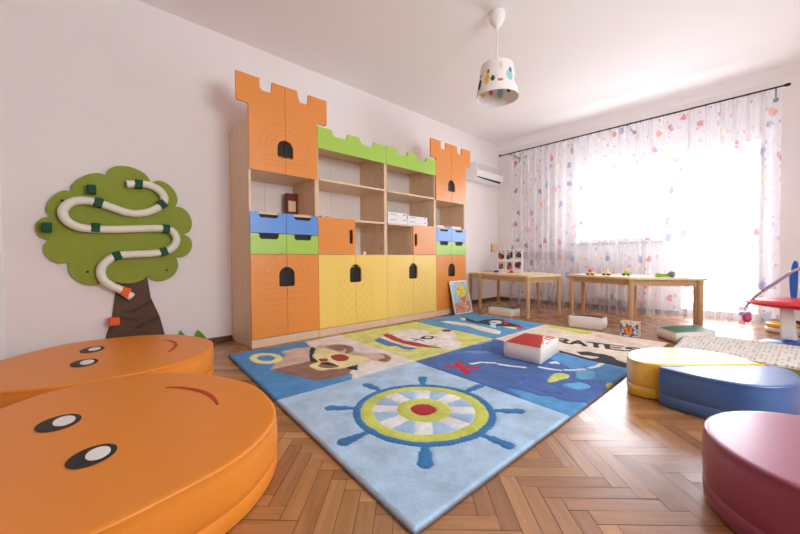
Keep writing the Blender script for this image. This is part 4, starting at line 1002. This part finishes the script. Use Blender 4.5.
# ------------------------------------------------------------------ leaning picture puzzle
bl = Vector((*PX(456.9, 315.4, 0.0), 0.0)); brr = Vector((*PX(473.7, 312.0, 0.0), 0.0))
tl = WX(449.6, 281.4, XF+0.016); trr = WX(467.6, 282.3, XF+0.016)
bl = Vector((-2.70, 3.50, 0.002)); brr = Vector((-2.70, 3.50 + 0.36, 0.002))
ztop_ = tl[1]; tlv = Vector((XF+0.014, 3.50, ztop_)); trv = Vector((XF+0.014, 3.86, ztop_))
pd = {}
def puzcol(u, v):
    q = random.Random(int(u*18)*100 + int(v*22)).random()
    if u < 0.04 or u > 0.96 or v < 0.03 or v > 0.965: return (232,226,216)
    if v > 0.9: return (214,214,206) if q > 0.4 else (120,120,140)
    du, dv = (u-0.55)/0.26, (v-0.68)/0.19
    if du*du + dv*dv < 1: return (238,208,70) if q > 0.2 else (205,150,60)
    if (u-0.6)**2/0.02 + (v-0.45)**2/0.012 < 1: return (214,110,96)
    if v < 0.36: return ((206,110,90), (236,200,170), (196,170,90), (230,150,140), (150,140,170))[int(q*5)]
    if u > 0.72 and v < 0.75: return (176,190,150)
    return (150,190,206) if q > 0.25 else (180,206,214)
nrm = (tlv - bl).cross(brr - bl).normalized(); nrm = nrm if nrm.x > 0 else -nrm
root = thing('puzzle_picture', 'framed colourful picture puzzle leaning against the right tower cabinet', 'picture', tuple((bl+brr)/2))
def pP(u, v): return tuple(bl.lerp(brr, u).lerp(tlv.lerp(trv, u), v) + nrm*0.012)
printed_grid('puzzle_face', pP, 54, 66, puzcol, tuple(nrm*0.003), parent=root)
bm = BM()
def bar(a, b, c, d, t0, t1):
    hexa(bm, [tuple(p + nrm*t0) for p in (a, b, c, d)] + [tuple(p + nrm*t1) for p in (a, b, c, d)])
e = 0.012
for (u0, u1, v0, v1) in ((0, 1, 0, 0.03), (0, 1, 0.97, 1), (0, 0.035, 0.03, 0.97), (0.965, 1, 0.03, 0.97)):
    P = [bl.lerp(brr, u).lerp(tlv.lerp(trv, u), v) for u, v in ((u0,v0),(u1,v0),(u1,v1),(u0,v1))]; bar(*P, 0.0, 0.015)
obj('frame', bm, M_paper, root)

# ------------------------------------------------------------------ small patterned box on the floor
a = Vector(PX(620, 335.6, 0)); b = Vector(PX(638, 338.2, 0)); d = (b - a).normalized(); n = Vector((-d.y, d.x))
hb = 0.135
rq = random.Random(11)
def bxcol(u, v):
    q = random.Random(int(u*9)*31 + int(v*9)*7).random()
    if v > 0.86: return (240,180,60) if q > 0.4 else (226,214,190)
    if (u-0.45)**2 + (v-0.4)**2 < 0.07: return (206,70,40) if q > 0.3 else (240,150,60)
    return ((120,130,150), (206,206,206), (60,66,90), (230,225,220))[int(q*4)]
root = thing('patterned_box', 'small grey and red patterned box standing on the floor by the table leg', 'box', tuple(((a+b)/2 + n*0.04).to_3d()))
bm = BM(); a2, b2 = a + n*0.004, b + n*0.004
hexa(bm, [(*a2, 0.001), (*b2, 0.001), (*(b2+n*0.07), 0.001), (*(a2+n*0.07), 0.001), (*a2, hb), (*b2, hb), (*(b2+n*0.07), hb), (*(a2+n*0.07), hb)], bev=0.002); obj('carton', bm, mat('carton_grey', (196,178,160), 0.5), root)
printed_grid('printed_front', lambda u, v: (*(a.lerp(b, u) + n*0.002), 0.002 + v*(hb-0.003)), 36, 36, bxcol, (-n.x*0.0015, -n.y*0.0015, 0), parent=root)

# ------------------------------------------------------------------ baby activity toy at the right
xc, yc = PX(789.5, 345.5, 0.0)
zred = WY(790, 304, yc)[1]
root = thing('activity_toy', 'baby activity toy with red tray, white post, blue blade and hanging pink bead', 'toy', (xc, yc, 0))
bm = BM(); lathe(bm, (xc+0.08, yc, 0), [(0.24, 0.0), (0.25, 0.008), (0.22, 0.028), (0.10, 0.04), (0.04, 0.045)], 40, sy=0.6); obj('base', bm, M_tblue, root, smooth=True, angle=40)
bm = BM(); hexa(bm, [(xc-0.05, yc-0.035, 0.0455), (xc+0.045, yc-0.035, 0.0455), (xc+0.045, yc+0.035, 0.0455), (xc-0.05, yc+0.035, 0.0455), (xc-0.058, yc-0.03, zred-0.034), (xc+0.02, yc-0.03, zred-0.034), (xc+0.02, yc+0.03, zred-0.034), (xc-0.058, yc+0.03, zred-0.034)], bev=0.012, seg=3); obj('post', bm, M_plw, root, smooth=True, angle=40)
bm = BM(); xt = WY(742, 305, yc)[0]; R_ = (xc + 0.22 - xt)
lathe(bm, (xc+0.22, yc, zred), [(R_*0.25, -0.035), (R_*0.7, -0.032), (R_*0.94, -0.015), (R_, 0.002), (R_*0.97, 0.014), (R_*0.8, 0.034), (R_*0.5, 0.05), (R_*0.2, 0.055)], 48, sy=0.45); obj('tray', bm, M_tred, root, smooth=True, angle=40)
xb_, zb0 = WY(793.5, 298, yc); _, zb1 = WY(793.5, 261, yc)
bm = BM(); prism(bm, [(p[0], p[1]) for p in crom([(xb_-0.012, zb0-0.005, 0), (xb_-0.024, zb0+0.12, 0), (xb_-0.022, zb1-0.1, 0), (xb_-0.006, zb1-0.01, 0), (xb_+0.008, zb1, 0), (xb_+0.02, zb1-0.02, 0), (xb_+0.022, zb1-0.14, 0), (xb_+0.016, zb0, 0)], 6)], fY, yc+0.012, yc-0.012, bev=0.004); obj('blade', bm, M_tblue, root)
arcp = [(746,307),(752,299.5),(762,291),(776,282.5),(790,273),(803,268),(820,266),(840,272),(852,290)]
P = [(WY(x, y, yc-0.05)[0], yc-0.05 + 0.02*i/8, WY(x, y, yc-0.05)[1]) for i, (x, y) in enumerate(arcp)]
bm = BM(); tube(bm, [tuple(p) for p in crom(P, 5, closed=False)], 0.011, 10); obj('arch_tube', bm, M_metal, root, smooth=True)
P2 = [(p[0], p[1], p[2]) for p in crom(P[2:5], 5, closed=False)]
bm = BM(); tube(bm, P2, 0.0125, 10); obj('tube_sleeve', bm, M_violet, root, smooth=True)
xh, zh = WY(745.5, 317, yc-0.05)
bm = BM(); tube(bm, [(P[0][0], P[0][1], P[0][2]), (xh-0.004, yc-0.05, zh+0.05), (xh, yc-0.05, zh+0.02)], 0.003, 6); obj('cord', bm, M_violet, root)
bm = BM(); ball(bm, (xh+0.008, yc-0.05, zh-0.008), 0.034, 0.9, 0.8, 1.05, 16); o = obj('bead', bm, M_pink, root, smooth=True)
bm = BM(); ball(bm, (xh-0.02, yc-0.05, zh+0.025), 0.022, 1, 0.8, 0.8, 14); ball(bm, (xh+0.018, yc-0.05, zh+0.03), 0.02, 1, 0.8, 0.8, 14); obj('bead_petals', bm, M_violet, root, smooth=True)
# yellow ring toy
xy_, yy_ = PX(777, 328.5, 0.03)
root = thing('ring_toy', 'yellow and white ring toy lying on the floor by the curtain', 'toy', (xy_, yy_, 0))
def torus(c, R, r, sx, sy, m, nm, z):
    bm = BM(); lathe(bm, (c[0], c[1], z), [(R + r*math.cos(t), r*math.sin(t)) for t in [2*PI*k/12 for k in range(12)]], 40, sx=sx, sy=sy, closed=True); return obj(nm, bm, m, root, smooth=True)
torus((xy_+0.03, yy_), 0.09, 0.024, 1.0, 1.1, M_plw, 'white_ring', 0.024); torus((xy_+0.03, yy_), 0.085, 0.024, 1.0, 1.05, M_tyel, 'yellow_ring', 0.066)

# ------------------------------------------------------------------ air conditioner
root = thing('air_conditioner', 'white wall air conditioner with black louvre, high on the wall by the window', 'air conditioner', (XW+0.1, 4.82, 1.89))
ya, yb3 = 4.50, 5.24
prof = [(XW+0.001, 1.90), (XW+0.12, 1.885), (XW+0.17, 1.905), (XW+0.195, 1.945), (XW+0.205, 2.0), (XW+0.20, 2.10), (XW+0.18, 2.15), (XW+0.001, 2.155)]
bm = BM(); prism(bm, prof, lambda u, v, t: (u, t, v), ya, yb3, 0); obj('housing', bm, M_plw, root)
bm = BM(); box(bm, (XW+0.197, ya+0.03, 2.035), (XW+0.2065, yb3-0.03, 2.125), bev=0.003); obj('front_grille', bm, M_plg, root)
bm = BM(); hexa(bm, [(XW+0.18, ya+0.03, 1.922), (XW+0.17, yb3-0.06, 1.908), (XW+0.19, yb3-0.06, 1.932), (XW+0.188, ya+0.03, 1.932), (XW+0.188, ya+0.03, 1.922), (XW+0.178, yb3-0.06, 1.908), (XW+0.199, yb3-0.06, 1.934), (XW+0.197, ya+0.03, 1.934)]); obj('louvre', bm, M_dark, root)

# ------------------------------------------------------------------ pendant lamp
PXc, PYc = -1.51, 2.50
root = thing('pendant_lamp', 'white pendant lamp with animal-print drum shade hanging from the ceiling', 'lamp', (PXc, PYc, 1.965))
bm = BM(); lathe(bm, (PXc, PYc, 0), [(0.052, ZC), (0.060, ZC-0.012), (0.058, ZC-0.05), (0.045, ZC-0.085), (0.022, ZC-0.105), (0.009, ZC-0.135), (0.007, ZC-0.14)], 28); obj('ceiling_rose', bm, M_plw, root, smooth=True, angle=40)
bm = BM(); tube(bm, [(PXc, PYc, ZC-0.135), (PXc, PYc, 2.20)], 0.006, 10); obj('cord', bm, M_plw, root, smooth=True)
M_shade = vcol_mat('printed_fabric_shade', 0.8, 0.2, 0.1, 200, 0.03)
def shade():
    nu, nv = 160, 60; zt_, zb_ = 2.205, 1.955; rt_, rb_ = 0.122, 0.163
    vs = []; cs = []; fs = []
    c0 = math.atan2(-PYc, -PXc)  # towards the room's camera side
    spots = [(-62, .35, 10, .17, (44,66,64)), (-62, .62, 5, .05, (50,56,60)), (-30, .42, 8, .18, (226,196,50)), (-28, .64, 5, .07, (120,140,60)), (-12, .38, 6, .09, (60,84,76)), (9, .3, 8, .05, (206,120,100)), (12, .78, 5, .12, (226,200,170)), (40, .48, 11, .17, (150,206,200)), (46, .66, 6, .09, (110,110,140)), (70, .4, 7, .15, (180,170,180)),
             (110, .4, 9, .17, (226,196,50)), (140, .5, 8, .15, (60,84,76)), (170, .4, 10, .16, (150,206,200)), (200, .5, 8, .14, (206,120,100)), (230, .4, 9, .16, (226,196,50)), (260, .5, 9, .15, (60,84,76))]
    for j in range(nv+1):
        v = j/nv; r = rb_ + (rt_-rb_)*v; z = zb_ + (zt_-zb_)*v
        for i in range(nu):
            th = 2*PI*i/nu; vs.append((PXc + r*math.cos(th), PYc + r*math.sin(th), z))
            c = (236,230,228); da = math.degrees((th - c0 + PI) % (2*PI) - PI)
            for (a, h, wa, wh, cc) in spots:
                dd_ = ((da - a + 180) % 360 - 180)/wa
                if dd_*dd_ + ((v-h)/wh)**2 < 1: c = cc
            cs.append(lin(c))
    for j in range(nv):
        for i in range(nu): fs.append((j*nu+i, j*nu+(i+1)%nu, (j+1)*nu+(i+1)%nu, (j+1)*nu+i))
    me = bpy.data.meshes.new('lamp_shade'); me.from_pydata(vs, [], fs)
    ca = me.color_attributes.new('Col', 'FLOAT_COLOR', 'POINT'); ca.data.foreach_set('color', np.array(cs, np.float32).ravel())
    o = link_mesh('lamp_shade', me, M_shade, root, True)
    md = o.modifiers.new('thick', 'SOLIDIFY'); md.thickness = 0.002; md.offset = -1
    return o
shade()
bm = BM()
for k in range(3):
    a = 2*PI*k/3; tube(bm, [(PXc, PYc, 2.185), (PXc + 0.121*math.cos(a), PYc + 0.121*math.sin(a), 2.2)], 0.0025, 6)
lathe(bm, (PXc, PYc, 0), [(0.02, 2.20), (0.02, 2.13), (0.016, 2.12)], 16); obj('lamp_holder', bm, M_plw, root)
bm = BM(); ball(bm, (PXc, PYc, 2.08), 0.028, 1, 1, 1.3, 16); obj('bulb', bm, M_white, root, smooth=True)

# ------------------------------------------------------------------ curtain rod + curtains
YC = 5.02
zl = WY(501, 155.6, YC)[1]; zr_ = WY(785, 85.3, YC)[1]; ZR = (zl + zr_) / 2
xl = WY(501, 155, YC)[0]; xr_ = WY(785.2, 86, YC)[0]
root = thing('curtain_rod', 'thin dark metal curtain rod running above the windows', 'curtain rod', ((xl+xr_)/2, YC, ZR))
bm = BM(); tube(bm, [(xl, YC, zl-0.003), (xr_, YC, zr_)], 0.009, 12); obj('rod', bm, M_rod, root, smooth=True, angle=40)
for x, z in ((xl, zl), (xr_, zr_)):
    bm = BM(); s = 1 if x > -1 else -1; tube(bm, [(x-0.005*s, YC, z), (x+0.01*s, YC, z), (x+0.03*s, YC, z), (x+0.038*s, YC, z)], [0.012, 0.016, 0.014, 0.006], 12); obj('finial', bm, M_rod, root, smooth=True, angle=50)
for x in (xl+0.12, WY(626, 125, YC)[0], xr_-0.06):
    z = zl + (zr_-zl)*(x-xl)/(xr_-xl)
    bm = BM(); tube(bm, [(x, YC, z), (x, YW-0.001, z)], 0.007, 8); tube(bm, [(x, YW-0.012, z), (x, YW-0.001, z)], 0.022, 14); obj('bracket', bm, M_rod, root, smooth=True, angle=50)

def curtain_mat():
    m = bpy.data.materials.new('printed_voile'); m.use_nodes = True
    nt = m.node_tree; nt.nodes.clear(); L = nt.links; N = nt.nodes.new
    out = N('ShaderNodeOutputMaterial'); uv = N('ShaderNodeUVMap')
    def math_(op, a, b=None, clamp=False):
        n = N('ShaderNodeMath'); n.operation = op; n.use_clamp = clamp
        for k, v in enumerate((a, b)):
            if v is None: continue
            if isinstance(v, (int, float)): n.inputs[k].default_value = v
            else: L.new(v, n.inputs[k])
        return n.outputs[0]
    nz = N('ShaderNodeTexNoise'); nz.inputs['Scale'].default_value = 14; nz.inputs['Detail'].default_value = 2; L.new(uv.outputs[0], nz.inputs['Vector'])
    add = N('ShaderNodeVectorMath'); add.operation = 'MULTIPLY_ADD'; add.inputs[1].default_value = (0.07, 0.07, 0); L.new(nz.outputs['Color'], add.inputs[0]); L.new(uv.outputs[0], add.inputs[2])
    def motif(scale, thr, seed):
        mp = N('ShaderNodeMapping'); mp.inputs['Location'].default_value = (seed, seed*1.7, 0); mp.inputs['Scale'].default_value = (scale*1.25, scale*0.9, 1); L.new(add.outputs[0], mp.inputs['Vector'])
        v = N('ShaderNodeTexVoronoi'); v.voronoi_dimensions = '2D'; v.inputs['Scale'].default_value = 1; v.inputs['Randomness'].default_value = 0.75; L.new(mp.outputs[0], v.inputs['Vector'])
        f = math_('LESS_THAN', v.outputs['Distance'], thr)
        cr = N('ShaderNodeValToRGB'); cr.color_ramp.interpolation = 'CONSTANT'
        sep = N('ShaderNodeSeparateColor'); L.new(v.outputs['Color'], sep.inputs[0]); L.new(sep.outputs[0], cr.inputs[0])
        cs = [(0, (200,90,92)), (.2, (120,128,160)), (.38, (226,196,160)), (.52, (186,110,126)), (.68, (140,138,158)), (.84, (206,136,120))]
        e = cr.color_ramp.elements; e[0].color = lin(cs[0][1]); e[1].position = cs[1][0]; e[1].color = lin(cs[1][1])
        for p, c in cs[2:]:
            q = e.new(p); q.color = lin(c)
        gate = math_('GREATER_THAN', sep.outputs[1], 0.15)
        return math_('MULTIPLY', f, gate), cr.outputs[0], v
    f1, c1, v1 = motif(4.5, 0.155, 0.3); f2, c2, v2 = motif(8.0, 0.13, 5.3)
    f2 = math_('MULTIPLY', f2, 0.6)
    ve = N('ShaderNodeTexVoronoi'); ve.voronoi_dimensions = '2D'; ve.feature = 'DISTANCE_TO_EDGE'; ve.inputs['Scale'].default_value = 5.2; nl = N('ShaderNodeTexNoise'); nl.inputs['Scale'].default_value = 5; nl.inputs['Detail'].default_value = 1; L.new(uv.outputs[0], nl.inputs['Vector'])
    ad2 = N('ShaderNodeVectorMath'); ad2.operation = 'MULTIPLY_ADD'; ad2.inputs[1].default_value = (0.25, 0.25, 0); L.new(nl.outputs['Color'], ad2.inputs[0]); L.new(add.outputs[0], ad2.inputs[2]); L.new(ad2.outputs[0], ve.inputs['Vector'])
    ng = N('ShaderNodeTexNoise'); ng.inputs['Scale'].default_value = 9; ng.inputs['Detail'].default_value = 0; L.new(uv.outputs[0], ng.inputs['Vector'])
    vine = math_('MULTIPLY', math_('MULTIPLY', math_('LESS_THAN', ve.outputs['Distance'], 0.014), math_('GREATER_THAN', ng.outputs['Fac'], 0.47)), 0.25)
    mixc = N('ShaderNodeMix'); mixc.data_type = 'RGBA'; mixc.inputs[6].default_value = lin((242,241,248)); mixc.inputs[7].default_value = lin((150,120,126)); L.new(vine, mixc.inputs[0])
    m2 = N('ShaderNodeMix'); m2.data_type = 'RGBA'; L.new(f2, m2.inputs[0]); L.new(mixc.outputs[2], m2.inputs[6]); L.new(c2, m2.inputs[7])
    m1 = N('ShaderNodeMix'); m1.data_type = 'RGBA'; L.new(math_('MULTIPLY', f1, 0.85), m1.inputs[0]); L.new(m2.outputs[2], m1.inputs[6]); L.new(c1, m1.inputs[7])
    colr = m1.outputs[2]
    di = N('ShaderNodeBsdfDiffuse'); tl_ = N('ShaderNodeBsdfTranslucent'); tp_ = N('ShaderNodeBsdfTransparent')
    L.new(colr, di.inputs[0]); L.new(colr, tl_.inputs[0])
    tpc = N('ShaderNodeMix'); tpc.data_type = 'RGBA'; tpc.inputs[0].default_value = 0.6; L.new(colr, tpc.inputs[7]); tpc.inputs[6].default_value = (1,1,1,1); L.new(tpc.outputs[2], tp_.inputs[0])
    a = N('ShaderNodeMixShader'); a.inputs[0].default_value = 0.55; L.new(di.outputs[0], a.inputs[1]); L.new(tl_.outputs[0], a.inputs[2])
    b = N('ShaderNodeMixShader'); lw = N('ShaderNodeLayerWeight'); lw.inputs['Blend'].default_value = 0.35
    fac = math_('ADD', math_('ADD', 0.25, math_('MULTIPLY', lw.outputs['Facing'], 0.12)), math_('MULTIPLY', math_('MAXIMUM', math_('MAXIMUM', f1, f2), math_('MULTIPLY', vine, 2.0)), 0.42), True); L.new(fac, b.inputs[0])
    L.new(tp_.outputs[0], b.inputs[1]); L.new(a.outputs[0], b.inputs[2]); L.new(b.outputs[0], out.inputs[0])
    return m
M_curt = curtain_mat()
def curtain(label, x0, x1, seed, ytop=0.0):
    root = thing('sheer_curtain', label, 'curtain', ((x0+x1)/2, YC, 0.0), 'printed sheer curtains')
    n = int((x1-x0)/0.006); nz_ = 46; rs = random.Random(seed); ph = [rs.uniform(0, 6.28) for _ in range(6)]
    vs = []; fs = []; us = []
    def fold(x, k):
        a = 0.017*math.sin(x*52 + 2.2*math.sin(x*6.1 + ph[0]) + ph[1]) + 0.012*math.sin(x*31 + ph[2] + 1.5*math.sin(x*4 + ph[3]))
        return a * (0.55 + 0.45*k)
    L = [0.0]; prev = None
    for i in range(n+1):
        x = x0 + (x1-x0)*i/n; y = fold(x, 0.7)
        if prev: L.append(L[-1] + math.hypot(x-prev[0], y-prev[1]))
        prev = (x, y)
    for j in range(nz_+1):
        k = 1 - j/nz_   # 1 at the bottom
        for i in range(n+1):
            x = x0 + (x1-x0)*i/n; zt0 = zl + (zr_-zl)*(x-xl)/(xr_-xl) - 0.012
            sag = 0.014*(1-math.cos(x*60))*0.5
            z = 0.008 + (zt0 - sag*(j/nz_)**6 - 0.008)*(j/nz_)
            vs.append((x + 0.012*k*math.sin(x*9 + ph[4]) + 0.01*k*k*math.sin(z*5+x*3), YC + fold(x, k) - 0.03*k**6, z)); us.append((L[i], z))
    for j in range(nz_):
        for i in range(n): a = j*(n+1)+i; fs.append((a, a+1, a+n+2, a+n+1))
    me = bpy.data.meshes.new('voile'); me.from_pydata(vs, [], fs)
    ul = me.uv_layers.new(name='UVMap'); arr = np.array(us, np.float32)
    li = np.zeros(len(me.loops), np.int32); me.loops.foreach_get('vertex_index', li); ul.data.foreach_set('uv', arr[li].ravel())
    link_mesh('voile', me, M_curt, root, True)
    k = 0; x = x0 + 0.03
    while x < x1 - 0.01:
        z = zl + (zr_-zl)*(x-xl)/(xr_-xl)
        bm = BM(); pts = [(x, YC + 0.014*math.cos(t), z - 0.005 + 0.017*math.sin(t)) for t in [2*PI*q/12 for q in range(13)]]
        tube(bm, pts, 0.0018, 6, cap=False); obj('curtain_ring', bm, M_rod, root); x += 0.11
xm = WY(686, 200, YC)[0]
curtain('long printed sheer curtain hanging from the corner across the window', WY(511, 155, YC)[0], xm+0.01, 3)
curtain('printed sheer curtain at the right hanging in front of the balcony door', xm+0.02, WY(782, 88, YC)[0], 8)

# radiator below the window, behind the curtain
root = thing('radiator', 'white panel radiator under the window behind the sheer curtain', 'radiator', (-1.47, YW-0.06, 0.14))
bm = BM(); box(bm, (-1.9, YW-0.12, 0.14), (-1.05, YW-0.05, 0.66), bev=0.008)
for k in range(20): box(bm, (-1.88+k*0.0425, YW-0.126, 0.18), (-1.865+k*0.0425, YW-0.1205, 0.62))
obj('panel', bm, M_plw, root)
bm = BM(); tube(bm, [(-1.02, YW-0.08, 0.2), (-1.02, YW-0.08, 0.0)], 0.009, 10); tube(bm, [(-1.05, YW-0.08, 0.2), (-1.02, YW-0.08, 0.2)], 0.009, 10); obj('pipe', bm, M_plw, root)
for xx in (-1.8, -1.2):
    bm = BM(); box(bm, (xx, YW-0.05, 0.3), (xx+0.04, YW-0.001, 0.5)); obj('bracket', bm, M_plg, root)

# ------------------------------------------------------------------ light
w = bpy.data.worlds.new('sky'); sc.world = w; w.use_nodes = True
bg = w.node_tree.nodes['Background']; bg.inputs[0].default_value = (0.90, 0.955, 1.0, 1); bg.inputs[1].default_value = 8.5
for nm, (x0, x1, z0, z1) in (('window_portal', WIN), ('door_portal', DOR)):
    ld = bpy.data.lights.new(nm, 'AREA'); ld.shape = 'RECTANGLE'; ld.size = x1-x0; ld.size_y = z1-z0; ld.cycles.is_portal = True
    lo = bpy.data.objects.new(nm, ld); col.objects.link(lo); lo.location = ((x0+x1)/2, YW+0.29, (z0+z1)/2); lo.rotation_euler = (-PI/2, 0, 0)
ld = bpy.data.lights.new('added_window_portal', 'AREA'); ld.shape = 'RECTANGLE'; ld.size = RW[1]-RW[0]; ld.size_y = RW[3]-RW[2]; ld.cycles.is_portal = True  # portal for the added window outside the view
lo = bpy.data.objects.new('added_window_portal', ld); col.objects.link(lo); lo.location = (XR+0.19, (RW[0]+RW[1])/2, (RW[2]+RW[3])/2); lo.rotation_euler = (-PI/2, 0, -PI/2)
sc.cycles.max_bounces = 14; sc.cycles.diffuse_bounces = 8; sc.cycles.transparent_max_bounces = 12; sc.cycles.glossy_bounces = 4
sc.cycles.sample_clamp_indirect = 12
sc.view_settings.view_transform = 'Standard'; sc.view_settings.look = 'None'; sc.view_settings.gamma = 1.0; sc.view_settings.use_curve_mapping = False
sc.view_settings.exposure = 0.75
